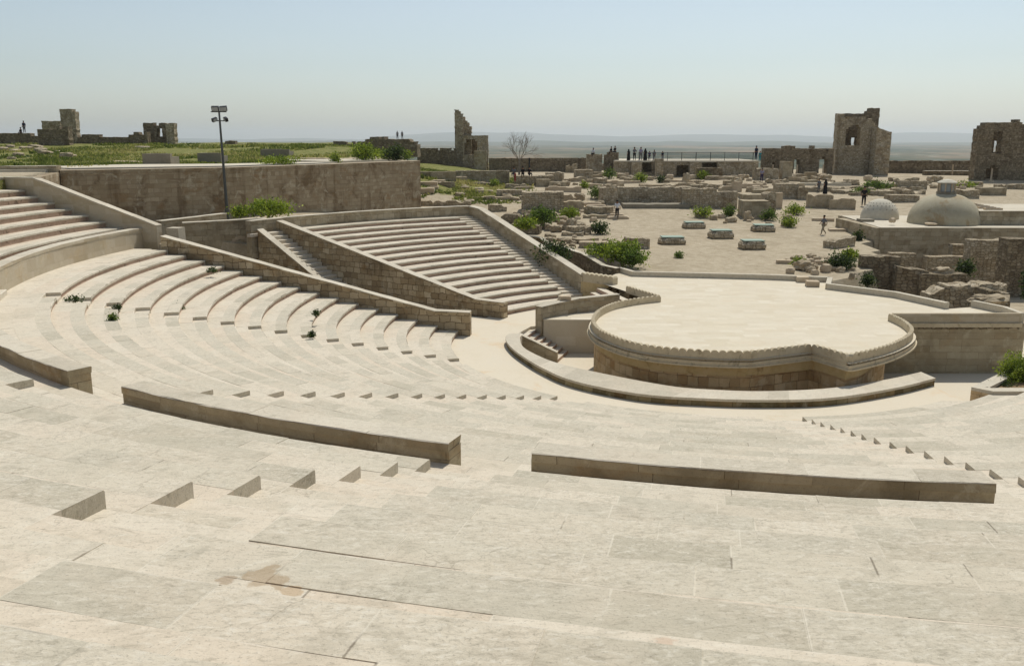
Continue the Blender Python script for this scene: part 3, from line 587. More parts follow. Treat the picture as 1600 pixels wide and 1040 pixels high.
def scallop(P, z0, z1, th, name, parent, L, sp=.33):
    """low parapet whose top edge is a run of half-round merlons"""
    P = resample([tuple(p) for p in P], .05); tot = 0; Sx = [0]
    for a, b in zip(P, P[1:]): tot += hypot(b[0]-a[0], b[1]-a[1]); Sx.append(tot)
    nm = max(1, int(tot/sp)); sp = tot/nm; mb = MB(); n = len(P); T = []
    for i in range(n):
        f = (Sx[i]/sp) % 1; T.append(z1-.13+.13*math.sqrt(max(0, 1-((f-.5)/.47)**2)))
    N = offs(P, th)
    for i in range(n-1):
        a, b, c, d = P[i], P[i+1], N[i], N[i+1]; u, w = Sx[i], Sx[i+1]
        mb.face([(a[0], a[1], z0), (b[0], b[1], z0), (b[0], b[1], T[i+1]), (a[0], a[1], T[i])], [(u, z0), (w, z0), (w, T[i+1]), (u, T[i])])
        mb.face([(d[0], d[1], z0), (c[0], c[1], z0), (c[0], c[1], T[i]), (d[0], d[1], T[i+1])], [(w, z0), (u, z0), (u, T[i]), (w, T[i+1])])
        mb.face([(a[0], a[1], T[i]), (b[0], b[1], T[i+1]), (d[0], d[1], T[i+1]), (c[0], c[1], T[i])])
    for i in (0, n-1):
        a, c = P[i], N[i]; mb.face([(a[0], a[1], z0), (c[0], c[1], z0), (c[0], c[1], T[i]), (a[0], a[1], T[i])])
    return kid(mb.build(name, M['cornice'], parent), L)
PLi = offs(PL, .12); PRi = offs(PR, .12)
scallop(PLi, 1.16, 1.63, .17, 'scalloped_parapet', ST, SL)
scallop([PLi[-1], (pm[1][0], pm[1][1]+.13)], 1.16, 1.63, .17, 'scalloped_parapet', ST, SL)
scallop([(pm[1][0], pm[1][1]+.13), (pm[2][0]-.05, pm[2][1]+.14)], 1.16, 1.63, .17, 'scalloped_parapet', ST, SL)
scallop([(pm[2][0]+.22, pm[2][1]+.12)]+PRi[1:], 1.16, 1.63, .17, 'scalloped_parapet', ST, SL)
scallop([Vback, Vtip], 1.16, 1.6, .17, 'scalloped_parapet', ST, SL)
kid(wall('back_kerb', [p+(1.58,) for p in kerb[1:6]], .32, .9, 'coping', parent=ST, step=.6))
kid(wall('back_kerb', [p+(1.58,) for p in kerb[5:7]], .3, .9, 'coping', parent=ST, step=.6))
kid(wall('back_kerb', [p+(1.6,) for p in kerb[6:9]], .32, .5, 'coping', parent=ST, step=.6))
kid(wall('back_kerb', [p+(1.62,) for p in kerb[9:12]], .25, .5, 'coping', parent=ST, step=.5))
kid(wall('retaining_body', [(p[0]-.12, p[1]-.12, 1.0) for p in kerb[2:]], .3, -2, 'stonelite', parent=ST, step=.6))
# facade at right
FA = empty('stage_wing', (FX0+3, FY, 0), 0, 'pale ashlar wing wall right of the round stage with a plain parapet', 'wall'); FL = (-FX0-3, -FY, 0)
kid(wall('facade_wall', [(FX0-1.4, FY+.05, .85), (FX1-.05, FY+.05, .85)], .5, -1.6, 'facade', parent=FA, side=-1), FL)
kid(wall('ledge_shadow', [(FX0-1, FY+.02, .97), (FX1, FY+.02, .97)], .4, .85, 'ruindark', parent=FA, side=-1), FL)  # dark stone strip drawn in as the shadow line under the ledge
kid(wall('cornice', [(FX0-.8, FY-.1, 1.17), (FX1+.06, FY-.1, 1.17)], .5, .97, 'cornice', parent=FA, side=-1), FL)
kid(wall('parapet', [(FX0, FY, 1.65), (FX1+.02, FY, 1.66)], .22, 1.17, 'podium', parent=FA, side=-1), FL)
kid(wall('side_face', [(FX1-.05, FY+.1, 1.1), (FX1-.05, FY+4, 1.1)], .4, -2, 'facade', parent=FA, side=1), FL)
for (x, y, s_, lab) in ((1253, 440, .42, 'left one of two loose blocks by the rear kerb of the stage'), (1269, 447, .44, 'right one of two loose blocks by the rear kerb of the stage')):
    mb = MB(); mb.box(-s_*.85, s_*.85, -.35, .35, 0, .34, -.15); o = mb.build('stone_block', M['block']); q = at(x, y, 1.26); o.location = (q[0], q[1], 1.255); tag(o, lab, 'stone block', 'loose blocks on the stage')
# end piece and steps by wall F
E = empty('parapet_wall', (5, 56.5, 0), 0, 'short scalloped parapet on a plastered pier at the foot of the far right side wall', 'parapet')
kid(wall('wall_body', [(4.45, 57.1, 1.2), (6.05, 55.6, 1.2)], .45, -.5, 'plaster', parent=E, side=-1), (-5, -56.5, 0)); scallop([(4.42, 57.15), (6.3, 55.35)], 1.2, 1.78, .5, 'scalloped_parapet', E, (-5, -56.5, 0))
E = empty('stairway', (5, 53, 0), 0, 'flight of pale steps rising from the orchestra floor to the stage beside the curved parapet', 'stairs')
for i in range(5):
    mb = MB(); z = 1.25-.25*i-.25; d = .42*i
    a = Vector((5.75-d*.95, 55.8-d*.3)); b = Vector((6.85-d*.95, 51.5-d*.3)); c = a+Vector((-.43, -.12)); e = b+Vector((-.43, -.12))
    if i == 4: break
    mb.face([(b.x, b.y, z), (a.x, a.y, z), (c.x, c.y, z), (e.x, e.y, z)], col=(R.random(), 1, 0)); mb.face([(c.x, c.y, z), (c.x, c.y, z-.5), (e.x, e.y, z-.5), (e.x, e.y, z)], mi=1)
    mb.face([(e.x, e.y, z), (e.x, e.y, z-.5), (b.x, b.y, z-.5), (b.x, b.y, z)], mi=1)
    kid(mb.build('step', [M['seat'], M['riser']], E), (-5, -53, 0))
wall('parapet_wall', [(-.6, 77, 2.3), (2.4, 73.0, 2.3), (2.9, 72, 2.0), (5.3, 65.6, 1.95), (6.3, 61.2, 1.7), (7.2, 60.3, 1.62)], .35, -1, 'ruindark', 'dark wall with pale coping and a dotted band behind the far right side wall', 'parapet', None, cop='coping', coph=.12)
# planter
E = empty('planter', (19, 34, 0), 0, 'raised stone planter with a wide coping at the right frame edge', 'planter')
pq = [(21.9, 37.6, .55), (18.05, 33.95, .55), (18.6, 33.35, .55), (24.5, 33.35, .55)]
kid(wall('wall_body', pq, .4, -1.2, 'drum', parent=E, side=-1), (-19, -34, 0)); 
cb = MB()
kid(wall('rim', [(p[0], p[1], .68) for p in pq], .5, .55, 'coping', parent=E, side=-1), (-19, -34, 0))
kid(sheet('soil', [(18.5, 34), (24.5, 34), (24.5, 38), (21.9, 37.3)], .5, 'soil', parent=E), (-19, -34, 0))
# ---------------------------------------------------------------- terrain
PLAT = [(-260, 40), (-34, 40), (-29.6, 54), (-33.8, 67.6), (-23.6, 73.4), (-17.8, 82.0), (-10.6, 93), (-12, 101), (-18, 112), (-22, 130), (-26, 165), (-260, 165)]
PITF = [(0.6, 69.5), (6.2, 58.6), (7.4, 59.4), (6.0, 66), (3.4, 73), (-1, 77), (-2.6, 75)]
PITR = [(19.3, 54), (20.4, 57), (22.5, 58), (25.5, 62), (28.5, 68), (30.2, 75.6), (60, 75.6), (60, 44), (25, 46.5), (23.3, 49.6), (21, 51.6)]
BT = [(50, 1.1), (58, 1.2), (66, 1.45), (80, 1.8), (88, 2.2), (97, 2.9), (107, 3.9), (121, 4.5), (130, 4.7), (150, 4.9)]
def zt(X, Y):
    r = hypot(X-CX, Y-CY); n_ = .22*nz(X, Y, 0, .11)+.06*nz(X, Y, 3, .5)
    if inpoly(X, Y, PLAT):
        z = 7.8+1.55*sst(84, 132, Y)+n_*sst(90, 110, Y)
        if X < -33: z += 0
        return z-sst(158, 215, Y)*62
    z = interp(BT, Y)+n_*sst(90, 105, Y)
    if Y < 96: z += 2.3*sst(-7, -20, X)
    if X < 0 and Y > 92: z = max(z, lerp(z, 6.2, sst(0, -16, X)*sst(98, 112, Y)))
    if inpoly(X, Y, PITF): z = .3
    elif inpoly(X, Y, PITR): z = -1.4 if X > 24 or Y < 56 else .2
    if r < 30.6 and Y < 69 and X < 7.2: z = -3
    if X > -2 and Y < 58.3-.42*max(0, X-15.5) and Y < 60: z = -3
    if X > -40 and X < 5 and Y < 58.5: z = -3
    if Y < 45 and X > 0: z = -3
    if r < 42 and X < -18 and Y < 58: z = -3
    return z-sst(158, 215, Y)*62
def build_terrain():
    xs = [-150+5*i for i in range(22)]+[-40+1.0*i for i in range(96)]+[56+4*i for i in range(26)]
    ys = [44+.8*i for i in range(78)]+[106.4+2*i for i in range(30)]+[167+6*i for i in range(12)]
    mb = MB(); G_ = [[zt(x, y) for x in xs] for y in ys]; C_ = {}
    me = bpy.data.meshes.new('ground'); v = [(x, y, G_[j][i]) for j, y in enumerate(ys) for i, x in enumerate(xs)]; nx = len(xs)
    f = [(j*nx+i, j*nx+i+1, (j+1)*nx+i+1, (j+1)*nx+i) for j in range(len(ys)-1) for i in range(nx-1)]
    me.from_pydata(v, [], f); me.materials.append(M['terrain']); c = me.color_attributes.new(name='rnd', type='FLOAT_COLOR', domain='POINT')
    def gr(x, y):
        g = 0
        if inpoly(x, y, PLAT): g = .95 if (Y_path(x, y) > 9) else 0
        elif x < 3 and y > 97: g = .85*sst(6, -5, x)*sst(99, 106, y)
        elif y > 92 and x > 5: g = .30
        elif y > 92: g = .2
        return g
    c.data.foreach_set('color', [q for p in v for q in (gr(p[0], p[1]), 0, 0, 1)])
    o = bpy.data.objects.new('ground', me); S.collection.objects.link(o); return tag(o, kind='structure')
def Y_path(x, y):
    # distance behind the retaining wall line: the first metres are paved
    P = PLAT[3:7]; best = 99
    for a, b in zip(P, P[1:]):
        L2 = (b[0]-a[0])**2+(b[1]-a[1])**2; t = max(0, min(1, ((x-a[0])*(b[0]-a[0])+(y-a[1])*(b[1]-a[1]))/L2)); best = min(best, hypot(x-a[0]-t*(b[0]-a[0]), y-a[1]-t*(b[1]-a[1])))
    if x < -33: best = min(99, (y-66)*1.6+4) if y > 60 else 5
    return best
build_terrain()
def G(px, py):
    r = ray(px, py); t = 46/r[1]
    while t*r[1] < 160:
        X, Y, Z = r[0]*t, r[1]*t, EZ+r[2]*t
        if Z < zt(X, Y): return X, Y, zt(X, Y)
        t += .15
    return r[0]*150, r[1]*150, zt(r[0]*150, 150)
# far plain and hills
def far_plain():
    mb = MB(); me = bpy.data.meshes.new('plain'); rs = [0, 150, 400, 1000, 2500, 6000, 12000, 20000, 30000]; n = 48
    v = []; f = []
    for r in rs:
        for k in range(n): v.append((r*cos(2*pi*k/n), r*sin(2*pi*k/n), -56-r*r*2e-8))
    for j in range(len(rs)-1):
        for k in range(n): f.append((j*n+k, j*n+(k+1) % n, (j+1)*n+(k+1) % n, (j+1)*n+k))
    me.from_pydata(v, [], f); me.materials.append(M['plain']); o = bpy.data.objects.new('plain', me); S.collection.objects.link(o); tag(o, kind='structure')
far_plain()
def ridge(name, Yd, pts, depth, base=-70):
    """a real ridge: pts are (photo x, photo y of the crest); crest at distance Yd, slopes fall to the plain on both sides"""
    P = []; 
    for i in range(len(pts)-1):
        for k in range(10):
            t = k/10; x = lerp(pts[i][0], pts[i+1][0], t); y = lerp(pts[i][1], pts[i+1][1], t*t*(3-2*t)); X = xd(x, y, Yd); P.append((X, hz(y, X, Yd)+nz(X*.0008, 3)*25))
    v = []; f = []; m = 7; n = len(P)
    for j in range(m):
        s_ = (j/(m-1))*2-1; k = (1-s_*s_)**1.2
        for i, (X, z) in enumerate(P): v.append((X, Yd+s_*depth+nz(X*.0005, j)*depth*.1, lerp(base, z, k)+(nz(X*.002, s_*3)*14*k)))
    for j in range(m-1):
        for i in range(n-1): f.append((j*n+i, j*n+i+1, (j+1)*n+i+1, (j+1)*n+i))
    me = bpy.data.meshes.new(name); me.from_pydata(v, [], f); me.materials.append(M['hill']); me.polygons.foreach_set('use_smooth', [True]*len(me.polygons))
    o = bpy.data.objects.new(name, me); S.collection.objects.link(o); tag(o, kind='structure')
ridge('hills', 19000, [(-400, 214), (0, 216), (300, 217), (560, 217), (640, 211), (720, 206), (800, 207), (900, 211), (1000, 213), (1060, 210), (1180, 211), (1320, 214), (1380, 208), (1450, 207), (1600, 210), (2000, 211)], 3200)
ridge('hills', 9500, [(-400, 222), (200, 220), (560, 222), (700, 221), (840, 221), (1000, 222), (1060, 220), (1200, 221), (1400, 226), (1520, 223), (1600, 225), (2000, 224)], 1500)

# ---------------------------------------------------------------- retaining wall and terrace on the left
wall('retaining_wall', [(-33.2, 66.8, 7.92, 4), (-22.8, 72.2, 7.95, 3), (-17.0, 80.9, 7.95, 2.2), (-9.6, 91.9, 8.0, 2)], .9, 2, 'retain', 'long tall weathered retaining wall behind the lamp mast, grass and paving on top', 'retaining wall', side=0, step=.8, rough=.03, cop='block', coph=.34, over=.02)
wall('retaining_wall', [(-9.75, 92.4, 8.0, 2), (-11.2, 100, 7.8, 3)], .7, 2, 'retain', 'short return wall at the right end of the long weathered retaining wall', 'retaining wall', side=0, step=.8, jag=.05, rough=.03)
wall('retaining_wall', [(-29.2, 53.8, 7.75, 3), (-33.4, 66.5, 7.75, 3)], .6, 3, 'retain', 'low end of the retaining wall behind the upper left seats', 'retaining wall', side=0, step=.8)
wall('low_wall', [(-38.5, 66.9, 8.2), (-33.3, 66.9, 8.25)], .7, 7.2, 'stonelite', 'low block wall at the left end of the weathered retaining wall', 'wall', cop='coping', side=0)
mbp = []
sheet('path', [(-33, 68), (-23.2, 73.4), (-17.6, 81.6), (-16.5, 86), (-20, 84.5), (-25, 79.5), (-33, 77.5), (-37, 72)], 8.03, 'concrete', thick=.4)
sheet('path', [(-60, 64.5), (-34, 66.2), (-33.6, 68.5), (-60, 67)], 7.96, 'concrete', thick=.4)
sheet('path', [(-17.2, 87), (-12.5, 92), (-19, 97), (-25, 93)], 8.05, 'concrete', thick=.4)

# generic ruin pieces placed on the ground
def ruin(x0, x1, yt, yb, th=.8, yaw=0, mat='ruin', jag=.12, label='', group=None, name='ruined_wall', cat='ruined wall', Y=None, rough=.1, cop=None, top2=None, step=.55, sink=.7):
    if Y: X = xd((x0+x1)/2, yb, Y); Z = hz(yb, X, Y)
    else: X, Y, Z = G((x0+x1)/2, yb)
    w = (x1-x0)/F*hypot(Y, EZ-Z); ca, sa = cos(radians(yaw)), sin(radians(yaw)); H = hz(yt, X, Y)-Z; H2 = (hz(top2, X, Y)-Z) if top2 else H
    w = w/max(.35, abs(ca))
    P = [(X-ca*w/2, Y-sa*w/2, Z+H, Z-sink), (X+ca*w/2, Y+sa*w/2, Z+H2, Z-sink)]
    return wall(name, P, th, Z-sink, mat, label, cat, group, cop=cop, side=-1, step=min(step*.7, w/3.01), jag=jag*(1.35 if mat in ('ruin', 'ruindark', 'rubble') else 1), rough=rough)
def irregular(mb, sx, sy, sz, seed, n=3, amt=.14):
    """broken stone: a lattice box with knocked-off corners"""
    rr = random.Random(seed); o3 = Vector((rr.random()*50, rr.random()*50, rr.random()*50))
    def pt(a, b, c):
        v = Vector((a*2/n-1, b*2/n-1, c*2/n-1)); L = max(1, v.length/1.28); v = v/L; k = 1+amt*noise.noise(v*1.7+o3)*1.6
        return (v.x*sx/2*k, v.y*sy/2*k, (v.z*k+1)*sz/2)
    for a in range(n):
        for b in range(n):
            mb.face([pt(a, b, n), pt(a+1, b, n), pt(a+1, b+1, n), pt(a, b+1, n)]); mb.face([pt(a, 0, b), pt(a+1, 0, b), pt(a+1, 0, b+1), pt(a, 0, b+1)])
            mb.face([pt(a+1, n, b), pt(a, n, b), pt(a, n, b+1), pt(a+1, n, b+1)]); mb.face([pt(n, a, b), pt(n, a+1, b), pt(n, a+1, b+1), pt(n, a, b+1)]); mb.face([pt(0, a+1, b), pt(0, a, b), pt(0, a, b+1), pt(0, a+1, b+1)])
PRO = {}
def stone(px, py, w, h, mat='rubble', label=None, group=None, name='stone_block', rz=None, dp=None, Y=None, cat='stone block'):
    """w, h in photo pixels; py is the foot"""
    if Y: X = xd(px, py, Y); Z = hz(py, X, Y)
    else: X, Y, Z = G(px, py)
    k = hypot(Y, EZ-Z)/F; W_ = w*k; H_ = h*k*1.0; D_ = dp or W_*R.uniform(.6, 1)
    key = (name, mat, R.randrange(4))
    if key not in PRO:
        mb = MB(); irregular(mb, 1, 1, 1, hash(key[2])+len(PRO), 3 if mat != 'rubble' else 4, .10 if mat != 'rubble' else .3); o = mb.build(name, M[mat]); PRO[key] = o
    else: o = PRO[key].copy(); S.collection.objects.link(o)
    o.location = (X, Y+D_*.5, Z-.08); o.scale = (W_, D_, H_+.08); o.rotation_euler = (R.uniform(-.05, .05), R.uniform(-.05, .05), R.uniform(-.4, .4) if rz is None else rz)
    for q in ('label', 'group'): 
        if q in o: del o[q]
    return tag(o, label, cat, group)

# towers and far walls (they stand on the far edge of the plateau)
def opening_wall(name_mat, X0, X1, Y, z0, z1, th, holes, top=None, label='', cat='tower', parent=None, name='wall_panel', jag=.2, seed=1, res=.4):
    """wall facing the camera with real openings; holes = (x, z, w, h, arched). Built as a grid with cells left out"""
    rr = random.Random(seed); nx = max(2, int((X1-X0)/res)); mb = MB(); dx = (X1-X0)/nx; cols = []
    tops = []; cur = 0
    for i in range(nx):
        x = X0+(i+.5)*dx
        cur = jag*(1.5*noise.noise(Vector((x*.8, seed*3.1, 0)))+.8*noise.noise(Vector((x*2.3, seed*5.7, 4)))+(rr.uniform(-.5, .3) if rr.random() < .25 else 0))
        tops.append((interp(top, x) if top else z1)+cur)
    def inh(x, z):
        for hx, hz_, w, h, ar in holes:
            if abs(x-hx) < w/2 and hz_ < z < hz_+h:
                if not ar or z < hz_+h-w/2 or (x-hx)**2+(z-(hz_+h-w/2))**2 < (w/2)**2: return True
        return False
    nzc = max(2, int((max(tops)-z0)/res)); dz = (max(tops)-z0)/nzc
    solid = [[(z0+(j+.5)*dz) < tops[i] and not inh(X0+(i+.5)*dx, z0+(j+.5)*dz) for j in range(nzc)] for i in range(nx)]
    def jit(i, j, k): v = Vector((i*.9+seed*7, j*.9, k*5)); return noise.noise(v)*.12, noise.noise(v+Vector((31, 0, 0)))*.10
    def p(i, j, k):
        a, b = jit(i, j, 0); return (X0+i*dx+a, Y+k*th+(noise.noise(Vector((i*.5, j*.5, k*9+seed)))*.12), z0+j*dz+b)
    for i in range(nx):
        for j in range(nzc):
            if not solid[i][j]: continue
            mb.face([p(i, j, 0), p(i+1, j, 0), p(i+1, j+1, 0), p(i, j+1, 0)]); mb.face([p(i+1, j, 1), p(i, j, 1), p(i, j+1, 1), p(i+1, j+1, 1)])
            if j+1 >= nzc or not solid[i][j+1]: mb.face([p(i, j+1, 0), p(i+1, j+1, 0), p(i+1, j+1, 1), p(i, j+1, 1)])
            if j == 0 or not solid[i][j-1]: mb.face([p(i, j, 1), p(i+1, j, 1), p(i+1, j, 0), p(i, j, 0)])
            if i+1 >= nx or not solid[i+1][j]: mb.face([p(i+1, j, 0), p(i+1, j, 1), p(i+1, j+1, 1), p(i+1, j+1, 0)])
            if i == 0 or not solid[i-1][j]: mb.face([p(i, j, 1), p(i, j, 0), p(i, j+1, 0), p(i, j+1, 1)])
    o = mb.build(name, M[name_mat], parent)
    if parent is None: tag(o, label, cat)
    return o
def X(px, Y, py=240): return xd(px, py, Y)
def Z(py, px, Y): return hz(py, xd(px, py, Y), Y)
# big tower on the right
Yt = 138.0
def holes_px(L, Y): return [(X(a, Y), Z(b, a, Y), c/F*Y, d/F*Y, ar) for a, b, c, d, ar in L]
TW = empty('ruined_tower', (X(1342, Yt), Yt, 4.5), 0, 'tall square ruined tower with an arched window through which sky shows', 'tower'); TL = (-X(1342, Yt), -Yt, -4.5)
topf = [(X(1302, Yt), Z(181, 1302, Yt)), (X(1330, Yt), Z(183, 1330, Yt)), (X(1350, Yt), Z(184, 1350, Yt)), (X(1360, Yt), Z(190, 1360, Yt)), (X(1370, Yt), Z(200, 1370, Yt)), (X(1383, Yt), Z(208, 1383, Yt))]
kid(opening_wall('ruin', X(1310, Yt), X(1383, Yt), Yt, 3, 0, 1.3, holes_px([(1331.5, 228, 22, 31, True)], Yt), topf, parent=TW, name='front_wall', seed=4, res=.3), TL)
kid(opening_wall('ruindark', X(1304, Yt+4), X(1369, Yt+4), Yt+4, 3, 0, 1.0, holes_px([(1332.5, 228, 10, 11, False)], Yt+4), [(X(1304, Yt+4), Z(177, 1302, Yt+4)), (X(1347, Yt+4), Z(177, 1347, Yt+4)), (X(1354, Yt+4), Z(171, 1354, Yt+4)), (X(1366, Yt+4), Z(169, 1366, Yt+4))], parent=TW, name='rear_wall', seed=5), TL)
kid(wall('side_wall', [(X(1311, Yt), Yt+.2, Z(178, 1309, Yt)), (X(1305.5, Yt+4.5), Yt+4.5, Z(177, 1303, Yt+4.5))], .9, 3, 'ruin', parent=TW, side=0, rough=.1, jag=.15), TL)
kid(wall('side_wall', [(X(1381, Yt), Yt+1, Z(209, 1381, Yt)), (X(1372, Yt+4), Yt+4, Z(200, 1372, Yt+4))], 1.0, 3, 'ruin', parent=TW, side=0, rough=.2, jag=.2), TL)
kid(wall('buttress', [(X(1358, Yt), Yt-.3, Z(197, 1358, Yt)), (X(1382, Yt), Yt-.1, Z(206, 1382, Yt))], 1.6, 3, 'ruin', parent=TW, side=1, rough=.25, jag=.2), TL)
# wall with arches left of it, and low wall right
opening_wall('ruindark', X(1194, 136), X(1303, 136), 136, 3, 0, 1.6, holes_px([(1209, 272, 8, 18, True), (1247, 276, 10, 26, True), (1288, 276, 10, 28, True)], 136), [(X(1194, 136), Z(236, 1194, 136)), (X(1205, 136), Z(228, 1205, 136)), (X(1220, 136), Z(233, 1220, 136)), (X(1240, 136), Z(229, 1240, 136)), (X(1255, 136), Z(233, 1255, 136)), (X(1280, 136), Z(231, 1280, 136)), (X(1300, 136), Z(236, 1300, 136))],
             'long dark ragged ruined wall with three narrow arched openings left of the tall tower', 'ruined wall', name='ruined_wall', jag=.4, seed=8)
opening_wall('ruindark', X(1375, 142), X(1530, 142), 142, 3, 0, 1.2, [], [(X(1375, 142), Z(252, 1380, 142)), (X(1530, 142), Z(253, 1520, 142))], 'long low dark wall between the two right-hand towers', 'ruined wall', name='ruined_wall', jag=.1, seed=9, res=.6)
ruin(1445, 1528, 267, 285, 1.0, 0, 'ruindark', .05, 'lower ledge wall in front of the long low wall between the towers', Y=135, cop='coping')
Yr = 122.0
TR = empty('ruined_tower', (X(1570, Yr), Yr, 4), 0, 'ruined stone tower with a small square window cut by the right frame edge', 'tower'); TL = (-X(1570, Yr), -Yr, -4)
kid(opening_wall('ruindark', X(1525, Yr), X(1660, Yr), Yr, 3, 0, 1.4, holes_px([(1558, 238, 13, 30, False), (1554, 284, 18, 24, True)], Yr), [(X(1525, Yr), Z(205, 1525, Yr)), (X(1533, Yr), Z(198, 1533, Yr)), (X(1545, Yr), Z(190, 1545, Yr)), (X(1590, Yr), Z(190, 1590, Yr)), (X(1600, Yr), Z(197, 1600, Yr)), (X(1660, Yr), Z(197, 1660, Yr))], parent=TR, name='front_wall', seed=12, jag=.25), TL)
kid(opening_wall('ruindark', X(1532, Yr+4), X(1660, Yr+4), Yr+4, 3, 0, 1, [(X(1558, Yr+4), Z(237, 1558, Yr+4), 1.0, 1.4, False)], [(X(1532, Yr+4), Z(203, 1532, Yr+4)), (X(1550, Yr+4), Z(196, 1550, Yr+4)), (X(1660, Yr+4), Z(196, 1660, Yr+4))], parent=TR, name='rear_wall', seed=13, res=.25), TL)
for a, b, lab in ((1209, 1, 'pale slender post in the left arch of the dark ragged wall'), (1247, 2, 'pale slender post in the middle arch of the dark ragged wall'), (1288, 3, 'pale slender post in the right arch of the dark ragged wall'), (1553, 4, 'pale slender post in the arched doorway of the tower at the right edge'), (1491, 5, 'thin pale post against the low wall between the towers')):
    yy = 121 if a > 1500 else 135; mb = MB(); w = .13; zb, ztp = Z(276 if a < 1500 else 283, a, yy), Z(257 if a < 1500 else 263, a, yy); mb.tube((0, 0, 0), (0, 0, ztp-zb), w, w*.8, 8); mb.box(-.25, .25, -.25, .25, 0, .15)
    o = mb.build('stone_post', M['block']); o.location = (X(a, yy), yy, zb); tag(o, lab, 'post', 'slender posts before the far walls')
# leaning half tower in the centre
Yc = 150
TC = empty('ruined_tower', (X(735, Yc), Yc, 5), 0, 'broken tower with one tall stepped pillar and a dark arch beside the bare tree', 'tower'); TL = (-X(735, Yc), -Yc, -5)
kid(opening_wall('ruin', X(711, Yc), X(724, Yc), Yc, 4, 0, 1.2, [], [(X(711, Yc), Z(172, 711, Yc)), (X(718, Yc), Z(172, 718, Yc)), (X(723, Yc), Z(177, 723, Yc))], parent=TC, name='tall_pillar', seed=21, jag=.1, res=.3), TL)
kid(opening_wall('ruin', X(723, Yc), X(736, Yc), Yc+1.3, 4, 0, 2.5, [], [(X(723, Yc), Z(178, 723, Yc)), (X(727, Yc), Z(186, 727, Yc)), (X(731, Yc), Z(192, 731, Yc)), (X(735, Yc), Z(198, 735, Yc))], parent=TC, name='stepped_wall', seed=22, jag=.3, res=.3), TL)
kid(opening_wall('ruin', X(723, Yc), X(763, Yc), Yc-.5, 3.5, 0, 2, holes_px([(736, 243, 19, 25, True)], Yc), [(X(723, Yc), Z(212, 723, Yc)), (X(763, Yc), Z(212.5, 763, Yc))], parent=TC, name='arched_base', seed=23, jag=.06, res=.3), TL)
kid(opening_wall('ruindark', X(726, Yc), X(750, Yc), Yc+3, 3.5, 0, 1, [], [(X(723, Yc), Z(214, 723, Yc)), (X(763, Yc), Z(214, 763, Yc))], parent=TC, name='rear_wall', seed=24), TL)
kid(opening_wall('stonelite', X(741, Yc-4), X(760, Yc-4), Yc-4, 4, 0, 1.2, [], [(X(741, Yc), Z(236, 741, Yc-4)), (X(763, Yc), Z(236, 763, Yc-4))], parent=TC, name='low_block', seed=25, jag=.03), TL)
# far left ruins
Yl = 128
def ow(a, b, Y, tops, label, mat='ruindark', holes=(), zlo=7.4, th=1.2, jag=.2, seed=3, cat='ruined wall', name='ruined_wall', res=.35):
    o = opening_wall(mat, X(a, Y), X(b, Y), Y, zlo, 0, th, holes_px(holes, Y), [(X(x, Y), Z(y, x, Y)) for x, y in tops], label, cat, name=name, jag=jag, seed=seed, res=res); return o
ow(100, 123, Yl, [(100, 173), (104, 171), (118, 172), (123, 176)], 'tall narrow pink-brown ruined pillar on the far left skyline', 'ruin', seed=31, cat='ruined pillar', name='ruined_pillar', jag=.12)
ow(70, 99, Yl+3, [(70, 189), (82, 190), (99, 189)], 'small flat-topped ruined wall left of the tall narrow pillar', 'ruin', seed=32, jag=.08)
ow(62, 110, Yl-6, [(62, 206), (68, 201), (85, 203), (92, 199), (110, 200)], 'dark lumpy ruin mass in front of the tall narrow pillar', seed=33, jag=.3)
ow(0, 62, Yl+4, [(0, 211), (28, 209), (40, 208), (62, 213)], 'low dark ruined wall on which two people rest at the far left', seed=34, jag=.15)
ow(110, 212, Yl, [(110, 212), (200, 213), (212, 212)], 'long low dark wall running between the two far left ruins', seed=35, jag=.2)
ow(203, 232, Yl-3, [(203, 213), (215, 208), (232, 207)], 'dark mound of ruined masonry left of the ruin with a slit opening', seed=36, jag=.4)
ow(227, 273, Yl, [(227, 193), (250, 195), (262, 193), (273, 193)], 'square ruined wall with a narrow slit opening on the left skyline', 'ruindark', [(252, 214, 5, 14, False)], seed=37, jag=.1)
ow(262, 275, Yl-2, [(262, 193), (275, 193)], 'bright end pier of the square ruin with the slit', 'ruin', seed=38, jag=.08)
ow(262, 345, Yl+10, [(262, 226), (300, 225), (345, 226)], 'long low dark wall right of the square ruin with the slit', seed=39, jag=.12)
ow(345, 400, Yl, [(345, 225), (352, 221), (370, 222), (400, 228)], 'dark low mound of masonry just right of the lamp mast', seed=40, jag=.25)
ow(400, 530, Yl+12, [(400, 226), (530, 226)], 'long low dark wall on the horizon right of the lamp mast', seed=41, jag=.1)
ow(521, 575, Yl-4, [(521, 221), (540, 222), (575, 222)], 'flat-topped dark ruin left of the two people on the skyline', seed=42, jag=.2)
ow(571, 652, Yl+8, [(571, 217), (585, 214), (600, 217), (640, 218), (652, 226)], 'dark rocky platform on which two people stand on the skyline', seed=43, jag=.2, th=5)
ow(652, 712, 149, [(652, 232), (712, 233)], 'low dark wall left of the broken tower with the arch', seed=44, jag=.08, zlo=5)
ow(764, 862, 146, [(764, 249), (862, 248)], 'long low dark wall behind the bare tree', seed=45, jag=.1, zlo=3, res=.5)
ow(860, 918, 146, [(860, 248), (918, 247)], 'dark reddish wall left of the twin pillars with seated people', seed=46, jag=.08, zlo=3)
ow(917, 941, 134, [(917, 241), (941, 241)], 'left of twin stone pillars, one person in white sits on it', 'ruin', seed=47, jag=.03, zlo=4, cat='pillar', name='stone_pillar')
ow(945, 967, 134, [(945, 242), (955, 239), (967, 238)], 'right of twin stone pillars, two people in black sit on it', 'ruindark', seed=48, jag=.05, zlo=4, cat='pillar', name='stone_pillar')
